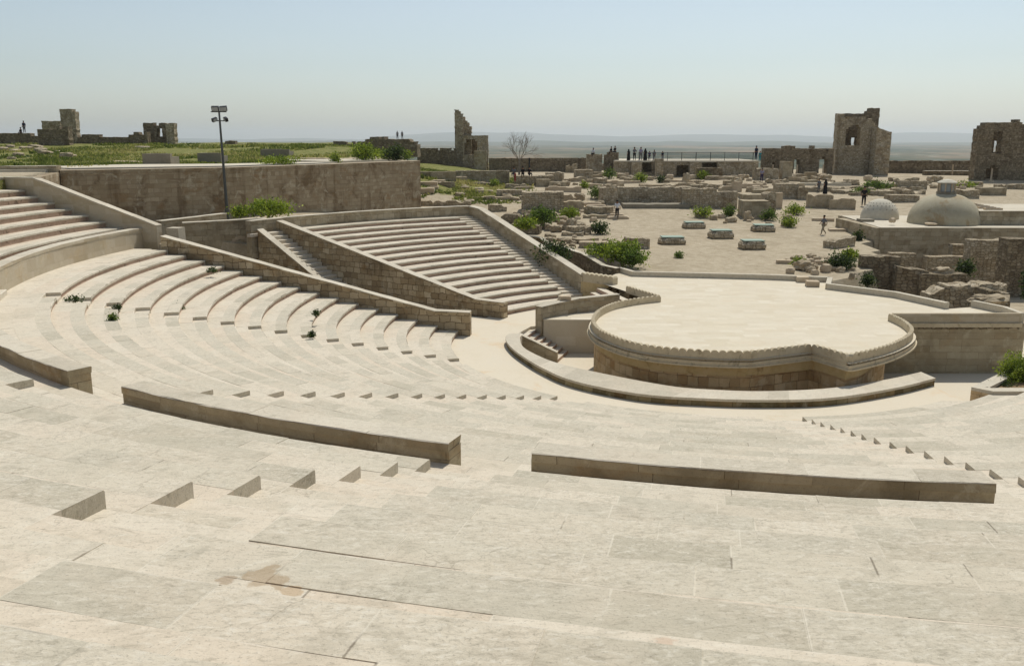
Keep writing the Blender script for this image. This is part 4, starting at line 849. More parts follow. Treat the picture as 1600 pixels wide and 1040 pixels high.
# terrace with railing
Yg = 131
TE = empty('terrace', (X(1070, Yg), Yg, 4), 0, 'raised stone terrace with dark recesses carrying the long railing', 'terrace'); TL = (-X(1070, Yg), -Yg, -4)
kid(opening_wall('ruin', X(960, Yg), X(1186, Yg), Yg, 3.5, 0, 1.0, holes_px([(1010, 269, 15, 15, False), (1067, 283, 18, 26, False), (1108, 262, 28, 8, False)], Yg), [(X(960, Yg), Z(253, 960, Yg)), (X(1186, Yg), Z(253, 1186, Yg))], parent=TE, name='front_wall', seed=51, jag=0, res=.45), TL)
kid(opening_wall('ruindark', X(965, Yg), X(1180, Yg), Yg+1.6, 3.5, 0, .4, [], [(X(960, Yg), Z(254, 960, Yg)), (X(1186, Yg), Z(254, 1186, Yg))], parent=TE, name='rear_wall', seed=52, jag=0, res=1), TL)
kid(wall('coping', [(X(962, Yg), Yg-.1, Z(251, 962, Yg)), (X(1186, Yg), Yg-.1, Z(251, 1186, Yg))], 12, Z(253, 1000, Yg), 'concrete', parent=TE, side=-1), TL)
for a, b, c, d, lab in ((1023, 1036, 248, 280, 'stone buttress rising before the terrace wall under the railing'), (987, 1002, 253, 274, 'narrow stone buttress below the standing group on the terrace'), (1078, 1096, 253, 276, 'broad buttress of the terrace wall right of the dark recess')):
    ruin(a, b, c, d, 1, 0, 'ruin', .03, lab, Y=Yg-1.2, name='buttress', cat='buttress')
RL = empty('railing', (X(1105, Yg), Yg+1, Z(251, 1100, Yg)), 0, 'long thin metal railing along the terrace edge against the hazy plain', 'railing')
x0, x1 = X(1000, Yg)-RL.location.x, X(1180, Yg)-RL.location.x; hh = 1.15
mb = MB(); mb.box(x0, x1, -.03, .03, hh-.05, hh); kid(mb.build('top_rail', M['dark'], RL), (0, 0, 0))
mb = MB(); mb.box(x0, x1, -.02, .02, .12, .16); mb.build('bottom_rail', M['dark'], RL)
mb = MB(); nb = 118
for i in range(nb): q = lerp(x0, x1, (i+.5)/nb); mb.box(q-.014, q+.014, -.012, .012, .12, hh-.04)
mb.build('bar_panel', M['dark'], RL)
for i in range(9): q = lerp(x0, x1, i/8); mb = MB(); mb.box(q-.035, q+.035, -.035, .035, 0, hh+.02); mb.build('post', M['dark'], RL)

# ---------------------------------------------------------------- domed bathhouse and small dome
Yd = 75.3
ZR = Z(356, 1378, Yd)
BH = empty('domed_building', (38, 80, 0), 0, 'low ashlar building with a flat roof carrying the big grey dome', 'building'); BL = (-38, -80, 0)
xl, xr = X(1376, Yd, 356), 62
mb = MB()
kid(wall('front_wall', [(xl, Yd, ZR), (xr, Yd-.6, ZR+.02)], .8, -2, 'stonelite', parent=BH, side=-1, step=1), BL)
kid(wall('side_wall', [(xl+.02, Yd+9.5, ZR-.01), (xl+.02, Yd+.1, ZR-.01)], .8, -2, 'stonelite', parent=BH, side=0, step=1), BL)
kid(sheet('roof', [(xl, Yd+.1), (xr, Yd-.4), (xr, Yd+12), (xl+1, Yd+12)], ZR+.02, 'concrete', parent=BH), BL)
kid(wall('rear_wall', [(xl+.8, Yd+12, ZR), (xr, Yd+12, ZR)], .5, 0, 'stonelite', parent=BH, side=0, step=1), BL)
def lathe(prof, n=48, cx=0, cy=0, wob=0):
    mb = MB()
    for (r0, z0), (r1, z1) in zip(prof, prof[1:]):
        for k in range(n):
            a, b = 2*pi*k/n, 2*pi*(k+1)/n
            q = [(cx+r0*cos(a), cy+r0*sin(a), z0), (cx+r0*cos(b), cy+r0*sin(b), z0), (cx+r1*cos(b), cy+r1*sin(b), z1), (cx+r1*cos(a), cy+r1*sin(a), z1)]
            if r1 < 1e-4: q = q[:3]
            mb.face(q, [(r0*a, z0), (r0*b, z0), (r1*b, z1), (r1*a, z1)][:len(q)])
    return mb
dY = 79.3; dX = X(1474, dY, 346); dr_ = 52.5/F*hypot(dY, 3)*1.0
dz0 = ZR+.02; dh = Z(302, 1474, dY)-dz0
DM = empty('dome', (dX, dY, dz0), 0, 'large weathered grey dome with a small lantern on top', 'dome')
prof = [(dr_*1.0, 0), (dr_*.995, dh*.12)]+[(dr_*cos(t*pi/2)**.86, dh*sin(t*pi/2)**.98) for t in [.12+.86*i/16 for i in range(17)]]+[(0.0001, dh)]
o = lathe(prof, 56).build('dome_shell', M['dome'], DM, smooth=True)
lt = 14/F*dY
mb = lathe([(lt*1.02, dh-.2), (lt*1.02, dh+.16), (lt*.9, dh+.17)], 12); mb.build('lantern_base', M['greyblock'], DM)
mb = MB()
for k in range(8): a = 2*pi*k/8+.2; mb.tube((lt*.85*cos(a), lt*.85*sin(a), dh), (lt*.85*cos(a), lt*.85*sin(a), dh+.88), .07, .07, 6)
mb.build('lantern_posts', M['block'], DM)
lathe([(lt*.72, dh), (lt*.72, dh+.8)], 12).build('lantern_glazing', M['glass'], DM)
lathe([(lt*.0001, dh+.86), (lt*1.05, dh+.86), (lt*1.05, dh+.95), (lt*.6, dh+1.14), (.0001, dh+1.24)], 12).build('lantern_cap', M['domewhite'], DM)
sY = 84.0; sX = X(1374, sY, 341); sz = Z(341, 1374, sY); sr = 28.3/F*sY; sh = Z(310.5, 1374, sY)-sz
SD = empty('dome', (sX, sY, sz), 0, 'small pale dome dotted with round skylight studs, left of the big dome', 'dome')
lathe([(sr*cos(t*pi/2)**.95, sh*sin(t*pi/2)) for t in [i/16 for i in range(17)]], 48).build('dome_shell', M['domewhite'], SD, smooth=True)
mb = MB(); mb.box(-.035, .035, -.035, .035, -.05, .02); stud0 = mb.build('skylight_stud', M['greyblock'], SD); first = True
for ring_, (f, nn_) in enumerate(((.34, 16), (.48, 22), (.60, 22))):
    for k in range(nn_):
        a = 2*pi*k/nn_+ring_*.14; r_ = sr*cos(f*pi/2)**.95; zz = sh*sin(f*pi/2); o = stud0 if first else stud0.copy()
        if not first: S.collection.objects.link(o)
        first = False; o.location = (r_*cos(a), r_*sin(a), zz); o.rotation_euler = (0, 0, a)
wall('stone_plinth', [(X(1343, 82, 345), 82, sz-.02), (X(1402, 82, 345), 82, sz-.02)], 4.6, -1.5, 'stonelite', 'square stone base under the small pale dome', 'wall', side=-1, step=1)
ruin(1342, 1362, 343, 395, 1.2, 0, 'greyblock', 0, 'grey concrete pier in front of the small pale dome', Y=80.5, name='pier', cat='pier', rough=0)
ruin(1326, 1351, 341, 352, 1.2, -8, 'stonelite', .02, 'low stone block wall left of the small pale dome', name='low_wall', cat='wall')
# annex at the right with skylights
AY = 77.5; az = Z(300, 1560, 83)
AX = empty('annex', (X(1570, AY), AY, ZR), 0, 'raised flat-roofed block with rows of roof slots at the right edge behind the big dome', 'building'); AL = (-X(1570, AY), -AY, -ZR)
ax0 = X(1532, AY, 330); atop = Z(330, 1545, AY)
kid(wall('front_wall', [(ax0, AY, atop), (62, AY-.3, atop)], .5, ZR-.1, 'stonelite', parent=AX, side=-1, step=1), AL)
kid(wall('side_wall', [(ax0+.02, AY+7.5, atop-.01), (ax0+.02, AY+.1, atop-.01)], .5, ZR-.1, 'stonelite', parent=AX, side=0, step=1), AL)
kid(sheet('roof', [(ax0, AY+.1), (62, AY), (62, AY+8.4), (ax0+.3, AY+8.4)], atop+.02, 'concrete', parent=AX), AL)
for i in range(5): mb = MB(); mb.box(-.75, .75, -.22, .22, 0, .16); mb.box(-.6, .6, -.1, .1, .16, .18, mi=1); o = mb.build('roof_slot', [M['block'], M['dark']], AX); o.location = (ax0+1.7+.18*i+AL[0], AY+1.2+1.45*i+AL[1], atop+.02+AL[2])
for i, (a, b) in enumerate(((1458, 351), (1462, 347))): stone(a, b, 16, 2.6, 'block', ['nearer of two flat slabs on the roof before the big dome', 'farther of two flat slabs on the roof before the big dome'][i], 'flat slabs on the domed roof', Y=Yd+1.2+i*1.3, rz=0)
stone(1396, 347, 10, 6, 'block', 'small upright slab at the left corner of the domed roof', None, Y=Yd+2, rz=.6)

# pit ruins in front of the bathhouse
ruin(1343, 1400, 399, 470, 1.1, -8, 'ruindark', .1, 'dark ragged wall top left of the pit, nearest the bush', Y=62, rough=.15)
ruin(1398, 1445, 413, 480, 1.1, -6, 'ruindark', .1, 'dark ragged wall stepping down in the middle of the pit', Y=60.5, rough=.15, top2=424)
ruin(1434, 1505, 427, 480, 1.0, -3, 'ruindark', .05, 'low flat-topped dark wall crossing the pit toward the right', Y=60, rough=.12)
ruin(1390, 1430, 395.5, 425, .8, 0, 'ruin', .04, 'left pale-capped wall stub against the bathhouse front', Y=71.5)
ruin(1446, 1520, 400, 430, .8, 0, 'ruin', .04, 'wide pale-capped wall stub against the bathhouse front', Y=71)
ruin(1510, 1572, 374, 440, 1, 4, 'ruin', .12, 'tall brown wall stub with stepped top right of the bathhouse stubs', Y=70.5)
ruin(1568, 1640, 372, 450, 1.4, 0, 'ruindark', .1, 'tall dark wall at the right edge in front of the annex', Y=66)
ruin(1488, 1515, 382, 400, .8, 0, 'ruin', .3, 'small stepped stub of rubble against the bathhouse front', Y=72.5)
for i, (a, b, t1, t2) in enumerate(((1450, 1478, 457, 446), (1476, 1512, 443, 443), (1508, 1568, 444, 442))):
    ruin(a, b, t1, 500, 1.3, 0, 'ruin', .12, ['left sloping end of the rugged rubble wall behind the stage wing', 'middle hump of the rugged rubble wall behind the stage wing', 'right flat end of the rugged rubble wall behind the stage wing'][i], Y=50.2, rough=.22, top2=t2, step=.35)
ruin(1540, 1575, 452, 500, 1.6, 0, 'ruindark', .12, 'dark mossy masonry lump behind the stage wing parapet', Y=48.8, rough=.25)
stone(1558, 476, 50, 12, 'rubble', 'long pale fallen slab beside the stage wing parapet', None, Y=47.6, rz=-.1, dp=1.3)
stone(1478, 428, 26, 9, 'rubble', 'pale tilted slab lying on the pit wall', None, Y=60.4, rz=.2, dp=1.0)
ruin(1232, 1300, 372, 400, .8, 20, 'rubble', .1, 'sloping rubble edge of the plaza left of the pit', Y=70) if False else None
ruin(1298, 1342, 372, 398, 1.0, 38, 'ruin', .12, 'ragged rubble wall at the corner of the plaza by the small dome', Y=72, rough=.2, top2=368)
ruin(1270, 1302, 341, 346, .5, -14, 'block', .03, 'low kerb of pale stone behind the walking man on the plaza', rough=.03)
ruin(1297, 1322, 358, 362, .8, -6, 'block', .03, 'short pale step on the plaza right of the walking man', rough=.03)
ruin(1214, 1242, 407, 413, .5, -10, 'block', .02, 'short low kerb at the near right edge of the plaza', rough=.02)

# well covers on the plaza
gw = 'low stone well boxes with pale green covers on the plaza'
for a, b, w, h, lab in ((1053, 383, 43, 14, 'nearest left stone well box with a pale green cover'), (1130, 374, 39, 16, 'middle stone well box with a pale green cover'), (1180, 391, 41, 17, 'nearest right stone well box with a pale green cover'), (1087, 358, 36, 12, 'rear left stone well box with a pale green cover'), (1195, 363, 37, 13, 'rear right stone well box with a pale green cover')):
    x, y, z = G(a, b); k = hypot(y, EZ-z)/F; E = empty('well_box', (x, y, z), R.uniform(-.08, .08), lab, 'well', gw); W_ = w*k; H_ = h*k*.78
    mb = MB(); irregular(mb, W_, 1.7, H_+.1, int(a), 3, .03); o = mb.build('stone_surround', M['ruin'], E); o.location = (0, .85, -.1)
    mb = MB(); mb.box(-W_*.40, W_*.40, -.62, .62, 0, .07); o = mb.build('cover', M['green'], E); o.location = (0, .85, H_-.01)

# ---------------------------------------------------------------- excavated ruins in the middle distance
RW = [  # x0 x1 ytop ybase thick yaw mat jag label
 (652, 712, 268, 280, .8, 12, 'stonelite', .03, 'angled low wall just right of the retaining wall end'),
 (712, 795, 266.5, 285, 1.2, -2, 'ruin', .02, 'brown low wall of a sunken court below the green slope'),
 (655, 683, 284, 291, 1.2, 0, 'block', .02, 'long pale step beside the retaining wall end, the upper one'),
 (655, 678, 294, 303, 1.4, 0, 'block', .03, 'long pale step beside the retaining wall end, the lower one'),
 (655, 735, 313, 322, 1.0, -3, 'ruin', .12, 'low broken wall just above the corner of the far seat bank'),
 (705, 756, 297, 300, 1, 3, 'block', .03, 'thin pale kerb crossing the sunlit court'),
 (735, 800, 308, 311.5, 1, -4, 'block', .03, 'long thin kerb at the near side of the sunlit court'),
 (765, 792, 319, 331, .8, 12, 'ruin', .1, 'stepped rubble wall right of the seat bank corner'),
 (776, 822, 297, 308, 1.8, -3, 'ruin', .03, 'thick flat-topped brown wall right of the sunlit court'),
 (815, 880, 300, 333, 3.0, -3, 'ruin', .03, 'large flat-topped masonry box with holes in its face'),
 (815, 858, 328, 336, 1.0, -4, 'ruin', .04, 'low pale-capped wall at the foot of the masonry box'),
 (783, 860, 335, 358, 1.6, -6, 'ruindark', .12, 'dark shaded wall with pale ledge above the coped seat wall'),
 (805, 865, 274, 290, 3.0, 3, 'ruin', .04, 'broad stone platform wall where three people sit by the bare tree'),
 (852, 880, 266, 283, 2, -6, 'ruin', .15, 'broken wall right of the seated three people'),
 (838, 860, 280, 292, 1, 0, 'stonelite', .05, 'small stone pier before the broad platform wall'),
 (858, 884, 284, 293, 1.2, 0, 'stonelite', .04, 'pale block wall just right of the small stone pier'),
 (857, 908, 291, 300, 1.0, -2, 'block', .06, 'low pale block course in front of the pale block wall'),
 (898, 926, 265, 282, 2, 0, 'ruin', .04, 'square brown wall below the twin pillars'),
 (913, 950, 259, 266, 2, 0, 'ruindark', .03, 'flat ledge at the foot of the twin pillars'),
 (928, 948, 277, 287, 1.4, 2, 'ruin', .08, 'chunky block wall left of the long kerb in the middle ground'),
 (946, 1000, 282, 287, .8, 0, 'block', .06, 'long pale kerb running toward the bushes in the middle ground'),
 (940, 990, 255, 266, 1.6, 16, 'ruin', .18, 'stair-edged wall rising right from the twin pillars to the terrace'),
 (968, 1018, 270, 276, 1.5, 0, 'stonelite', .03, 'low wall below the terrace left of the buttress'),
 (942, 966, 293, 320, 1.2, 20, 'ruin', .1, 'upright stone jambs behind the man in the white shirt'),
 (966, 1080, 292, 318, 1.6, -1, 'ruin', .05, 'long brown wall of the sunken court behind the man in white'),
 (1066, 1118, 294, 325, 1.4, -6, 'ruin', .08, 'darker continuation of the sunken court wall with bushes at its foot'),
 (1115, 1152, 299, 326, 1.2, 4, 'ruin', .03, 'right corner wall of the sunken court'),
 (975, 1078, 319, 326, 2.4, 0, 'greyblock', .03, 'rounded grey bench slab in the sunken court behind the man in white'),
 (1160, 1200, 314, 341, 2.4, -3, 'stonelite', .02, 'big smooth block with a pale lip, front step of the square platform'),
 (1160, 1196, 304, 314, 2.6, -3, 'stonelite', .02, 'upper tier of the square platform of slabs'),
 (1196, 1212, 300, 336, 1.4, 10, 'ruin', .12, 'leaning rough pillar right of the square platform'),
 (1212, 1222, 301, 326, .6, 0, 'block', .04, 'leaning pale slab right of the rough pillar'),
 (1215, 1247, 287, 310, 2, 0, 'ruin', .03, 'smooth pale wall above a dark hollow right of the leaning slab'),
 (1246, 1262, 292, 312, 1, 0, 'ruin', .1, 'cluster of upright stones beside the dark hollow'),
 (1262, 1300, 304, 325, .9, -10, 'rubble', .12, 'rubble wall curving right, left half'),
 (1296, 1336, 310, 327, .9, -3, 'rubble', .1, 'rubble wall curving right, right half'),
 (1250, 1330, 286, 290, 1, 0, 'concrete', .02, 'long thin white ledge before the arched ragged wall'),
 (1180, 1216, 263, 282, 1.6, 0, 'ruin', .04, 'stepped stone wall with a rounded top below the arches'),
 (1222, 1237, 252, 282, 1.6, 0, 'stonelite', .05, 'tall rounded stone pier in front of the arched ragged wall'),
 (1260, 1276, 269, 281, 1.2, 0, 'stonelite', .02, 'pale squarish block before the arched ragged wall'),
 (1158, 1178, 257, 270, 1, 0, 'stonelite', .02, 'pale block wall at the right end of the terrace'),
 (1106, 1152, 275, 281, 1, 0, 'block', .04, 'long low pale wall below the railing terrace'),
 (1090, 1128, 262, 280, 1.2, 0, 'ruindark', .03, 'dark block projecting under the railing terrace'),
 (1132, 1160, 281, 290, 1, 0, 'stonelite', .1, 'small pale wall among scattered blocks right of centre'),
 (1150, 1160, 284, 300, .8, 40, 'block', .05, 'row of upright blocks edging the square platform'),
 (1302, 1333, 295, 303, 1, 0, 'ruin', .15, 'broken wall right of the standing couple'),
 (1374, 1400, 298, 306, 1.0, 0, 'stonelite', .04, 'pale wall behind the small dome'),
 (1392, 1436, 305, 316, 2.0, 0, 'ruin', .03, 'long flat vaulted wall between the two domes'),
 (1404, 1448, 282, 296, 1, 0, 'ruin', .15, 'broken wall behind the left side of the big dome'),
 (1533, 1572, 293, 305, 1.6, 0, 'stonelite', .1, 'low wall with an arched niche before the right tower'),
 (1500, 1530, 296, 310, 1, 0, 'ruin', .08, 'low broken wall behind the right side of the big dome'),
 (1340, 1372, 290, 296, 1, 0, 'ruindark', .12, 'dark broken wall among the greenery before the tall tower'),
 (898, 925, 353, 367, 1.4, 30, 'ruin', .12, 'corner of pinkish cut stones beside the rubble above the bush'),
 (978, 1015, 371, 389, 1.4, 0, 'ruin', .1, 'rounded brown rock mass right of the large bush'),
 (880, 900, 300, 318, 1.5, 0, 'rubble', .2, 'knobbly boulder pile right of the masonry box'),
 (872, 912, 313, 330, 1.4, 0, 'rubble', .18, 'pile of rough stones below the knobbly boulders'),
 (700, 730, 276, 283, 1, 20, 'block', .03, 'slanting pale step in the court left of the brown low wall'),
 (735, 772, 285, 290, 1.2, 4, 'ruin', .06, 'low brown course in the middle of the sunlit court'),
 (752, 790, 279, 284, 1.2, -2, 'stonelite', .04, 'flat pale platform edge right of the brown low wall'),
 (790, 828, 287, 294, 1.2, 0, 'ruin', .08, 'low wall stub left of the small stone pier'),
 (892, 920, 276, 284, 1.0, 14, 'rubble', .12, 'rubble course below the square brown wall'),
 (884, 902, 256, 270, 1.0, 0, 'ruin', .2, 'stack of pale blocks left of the square brown wall'),
 (905, 940, 287, 294, 1, -4, 'block', .08, 'low course of pale stones left of the chunky block wall'),
 (1000, 1062, 287, 292, .8, 3, 'rubble', .1, 'broken course of small stones above the sunken court'),
 (1040, 1100, 281, 285, .8, -2, 'block', .08, 'thin pale course right of the long recess'),
 (1095, 1128, 288, 296, .9, 0, 'ruin', .15, 'broken stub above the darker court wall'),
 (1126, 1150, 291, 300, .9, 10, 'rubble', .12, 'small rubble stub above the right court corner'),
 (1198, 1232, 279, 287, 1.0, -4, 'ruin', .1, 'low wall stub in front of the tall rounded pier'),
 (1232, 1262, 276, 284, 1.0, 0, 'rubble', .12, 'rubble stub between the tall rounded pier and the pale squarish block'),
 (1262, 1300, 291, 300, 1.0, 6, 'ruin', .14, 'broken low wall behind the grey-clad person'),
 (1296, 1342, 283, 290, 1, -3, 'ruin', .12, 'low dark-footed wall right of the long thin white ledge'),
 (1330, 1352, 298, 306, 1, 0, 'ruin', .1, 'short wall stub above the rubble wall, beside the weeds'),
 (1376, 1408, 287, 294, 1, 0, 'stonelite', .1, 'pale broken wall above the two domes'),
 (1418, 1446, 296, 304, 1, 0, 'ruin', .15, 'brown wall stub touching the left shoulder of the big dome'),
 (1496, 1536, 284, 291, 1, 0, 'ruin', .12, 'low wall stub left of the right tower doorway'),
 (1560, 1600, 287, 296, 1.2, 0, 'ruin', .12, 'low wall stub at the foot of the right tower'),
 (862, 905, 330, 338, 1, -12, 'rubble', .14, 'low rubble wall sloping down beside the masonry box'),
 (852, 905, 347, 362, 1.2, -12, 'ruin', .16, 'broken wall above the dotted wall, left of the cut stones'),
 (905, 952, 378, 388, 1.2, -6, 'rubble', .12, 'heap-like wall behind the feathery weeds'),
 (798, 842, 350, 366, 1.2, -14, 'ruindark', .1, 'shaded wall step under the dark ledge by the coped seat wall'),
 (913, 952, 322, 338, 1.0, -26, 'ruin', .1, 'short wall carrying worn steps beside the man in white'),
]
for (a, b, c, d, th, yw, mt, jg, lab) in RW:
    ruin(a, b, c, d, th, yw, mt, jg, lab, rough=.12 if mt in ('ruin', 'rubble', 'ruindark') else .03, step=.45)
def stubs(n, x0, x1, y0, y1, lab, grp):
    for i in range(n):
        a = R.uniform(x0, x1); b = R.uniform(y0, y1); w = R.uniform(14, 40); h = R.uniform(3, 8)
        ruin(a, a+w, b-h, b, R.uniform(.6, 1.6), R.choice((-30, -8, -4, 0, 0, 5, 12, 35)), R.choice(('ruin', 'ruin', 'rubble', 'block', 'stonelite')), R.uniform(.04, .16), lab, grp, rough=.08, name='foundation_stub', cat='wall stub')
stubs(20, 860, 1110, 264, 298, 'one of the low foundation stubs between the terrace and the sunken court', 'foundation stubs below the terrace')
stubs(16, 1120, 1330, 274, 304, 'one of the low foundation stubs before the ragged arched wall', 'foundation stubs before the arched wall')
stubs(9, 1340, 1500, 284, 304, 'one of the low foundation stubs behind the domes', 'foundation stubs behind the domes')
stubs(9, 850, 930, 318, 386, 'one of the low foundation stubs on the rubble slope left of the plaza', 'foundation stubs on the rubble slope')
stubs(8, 665, 830, 282, 318, 'one of the low foundation stubs in the sunlit court', 'foundation stubs in the sunlit court')
# worn steps by the man in white
E = empty('stairway', G(945, 330), 0, 'flight of worn pale steps going up left behind the man in white', 'stairs')
for i in range(7):
    x, y, z = G(966-7*i, 342-2.9*i); mb = MB(); irregular(mb, 2.2, .7, .4, 60+i, 3, .06); o = mb.build('step', M['block'], E); o.location = (x-E.location.x, y-E.location.y, z-.12+.05*i-E.location.z)
# loose stones: single ones first, then scattered rubble that nothing tells apart
for a, b, w, h, lab in ((995, 377, 0, 0, ''), (953, 388, 8, 9, 'small cube stone by the plaza edge, left of three'), (968, 389, 12, 8, 'small cube stone by the plaza edge, middle of three'), (979, 391, 12, 8, 'small cube stone by the plaza edge, right of three'),
                         (1292, 426, 15, 13, 'squared pale block at the right of the rubble heap near the stage kerb'), (1270, 427, 13, 6, 'flat pale block among the rubble near the stage kerb'), (1259, 424, 24, 15, 'tilted pale slab in the rubble heap near the stage kerb'),
                         (1331, 447, 8, 9, 'short round stump in the corner behind the stage kerb'), (1143, 348, 17, 8, 'low round stone behind the rear right well box'), (1169, 345, 11, 14, 'upright stump stone in front of the square platform'), (1230, 354, 17, 7, 'small pale trough beside the bushes on the plaza'),
                         (1073, 288, 10, 16, 'upright rounded boundary stone right of centre'), (1072, 300, 10, 7, 'low stone in front of the upright boundary stone'), (1010, 294, 9, 7, 'small pale cube on the ground left of the sunken court'), (960, 299, 14, 9, 'brown boulder above the upright jambs'),
                         (788, 262, 12, 14, 'pale boulder below the bare tree'), (836, 268, 6, 10, 'small stone beside the three seated people'), (893, 364, 17, 20, 'dark squarish boulder above the sloping dotted wall')):
    if w: stone(a, b, w, h, 'block' if 'block' in lab or 'cube' in lab or 'trough' in lab else 'rubble', lab, None)
def scatter(n, x0, x1, y0, y1, wmin, wmax, label, group, asp=.6, Y=None):
    for i in range(n):
        a, b = R.uniform(x0, x1), R.uniform(y0, y1); w = R.uniform(wmin, wmax); stone(a, b, w, w*asp*R.uniform(.7, 1.2), R.choice(('rubble', 'rubble', 'block')), label, group, name='loose_stone', cat='stone')
scatter(42, 1225, 1335, 403, 432, 5, 15, 'one of the pale stones heaped between the stage kerb and the pit', 'rubble heap by the stage kerb')
scatter(16, 1090, 1240, 336, 352, 5, 13, 'one of the stones lying along the rear edge of the plaza', 'stones along the rear edge of the plaza')
scatter(42, 1035, 1200, 277, 300, 5, 12, 'one of the blocks scattered below the railing terrace', 'blocks scattered below the terrace')
scatter(34, 855, 960, 285, 335, 6, 15, 'one of the blocks scattered left of the sunken court', 'blocks scattered left of the sunken court')
scatter(28, 850, 930, 345, 385, 6, 18, 'one of the broken stones above the sloping dotted wall', 'broken stones above the dotted wall')
scatter(18, 700, 810, 288, 318, 6, 15, 'one of the flat stones in the sunlit court', 'flat stones in the sunlit court', .35)
scatter(36, 1300, 1520, 281, 306, 5, 15, 'one of the blocks scattered behind the domes', 'blocks scattered behind the domes')
scatter(9, 905, 1010, 378, 392, 5, 12, 'one of the stones at the left edge of the plaza', 'stones at the left edge of the plaza')
scatter(15, 0, 110, 225, 250, 7, 20, 'one of the pale rocks in the meadow at the far left', 'pale rocks in the left meadow', .35)
scatter(11, 690, 765, 236, 258, 6, 16, 'one of the pale rocks on the green slope', 'pale rocks on the green slope', .8)
scatter(14, 800, 900, 335, 358, 5, 12, 'one of the stones beside the dark shaded wall', 'stones beside the dark wall', .5)
scatter(20, 1180, 1300, 277, 300, 5, 13, 'one of the blocks scattered before the ragged arched wall', 'blocks before the ragged arched wall')
scatter(12, 880, 1010, 262, 286, 5, 12, 'one of the blocks scattered below the twin pillars', 'blocks below the twin pillars')
# boxes on the terrace
for a, b, w, h, lab in ((246, 260, 43, 19, 'hollow concrete box on the paved terrace, the near one left of the lamp mast'), (328, 256, 36, 16, 'broken concrete box on the paved terrace behind the lamp mast'), (430, 246, 44, 12, 'low pale concrete box in the meadow right of the lamp mast')):
    x, y, z = G(a, b); k = y/F; W_, H_ = w*k, h*k; mb = MB(); mb.box(-W_/2, W_/2, -.1, .35, 0, H_); mb.box(-W_/2, -W_/2+.4, .35, 2, 0, H_); mb.box(W_/2-.4, W_/2, .35, 2, 0, H_*.75); mb.box(-W_/2, W_/2*.2, 1.7, 2, 0, H_); o = mb.build('concrete_box', M['greyblock']); o.location = (x, y, z); tag(o, lab, 'concrete box')
for a, b, w, h, lab in ((200, 255, 60, 3, 'long pale kerb at the near edge of the meadow'), (480, 250, 70, 3, 'long pale slab edge beside the bushes on the retaining wall'), (220, 232, 30, 3.5, 'flat pale slab in the meadow below the left ruins')): stone(a, b, w, h, 'block', lab, None, rz=0, dp=1.2)
# arch in the tall wall
mb = MB(); 
for k in range(9):
    a = pi*k/8; mb.box(-.12, .12, -.08, .1, -.1, .12, 0, (.55*cos(a), 0, .55*sin(a)+.3))
mb.box(-.5, .5, .0, .05, -.6, .62, mi=1); o = mb.build('blind_arch', [M['block'], M['soil']]); o.location = (-18.1, 59.62, 2.9); o.rotation_euler = (0, 0, .35); tag(o, 'small dark arch low in the tall coped wall behind the near side wall', 'arch')

# ---------------------------------------------------------------- lamp mast
LX, LY = xd(355, 328, 70.5), 70.5; lz = zt(LX, LY)-.1; ltop = hz(169, LX, LY)
LM = empty('lamp_mast', (LX, LY, lz), 0, 'tall grey mast with four floodlight heads in front of the weathered retaining wall', 'lamp'); H_ = ltop-lz
mb = MB(); mb.tube((0, 0, 0), (-.12, 0, H_-.2), .13, .07, 10); mb.build('mast', M['metal'], LM)
mb = MB(); mb.tube((-.75, 0, H_-.28), (.45, 0, H_-.28), .04, .04, 6); mb.build('cross_arm', M['metal'], LM)
mb = MB(); mb.tube((-.5, 0, H_-.95), (.42, 0, H_-.95), .04, .04, 6); mb.build('cross_arm', M['metal'], LM)
mb = MB(); mb.box(-.16, .16, -.14, .14, .25, 1.0); mb.build('control_box', M['metal'], LM)
for (dx, dz_, s_, rz_) in ((-.38, -.02, 1, 0), (.24, -.02, 1, .2), (-.5, -.85, .75, .9), (.38, -.82, .75, -.9)):
    mb = MB(); mb.box(-.27*s_, .27*s_, -.12, .1, -.2*s_, .16*s_, rz_); o = mb.build('floodlight', M['dark'], LM); o.location = (dx, -.05, H_+dz_); o.rotation_euler = (radians(24), 0, 0)
    g = MB(); g.box(-.24*s_, .24*s_, -.135, -.12, -.17*s_, .13*s_, rz_, bottom=True); g.build('lens', M['glass'], o)

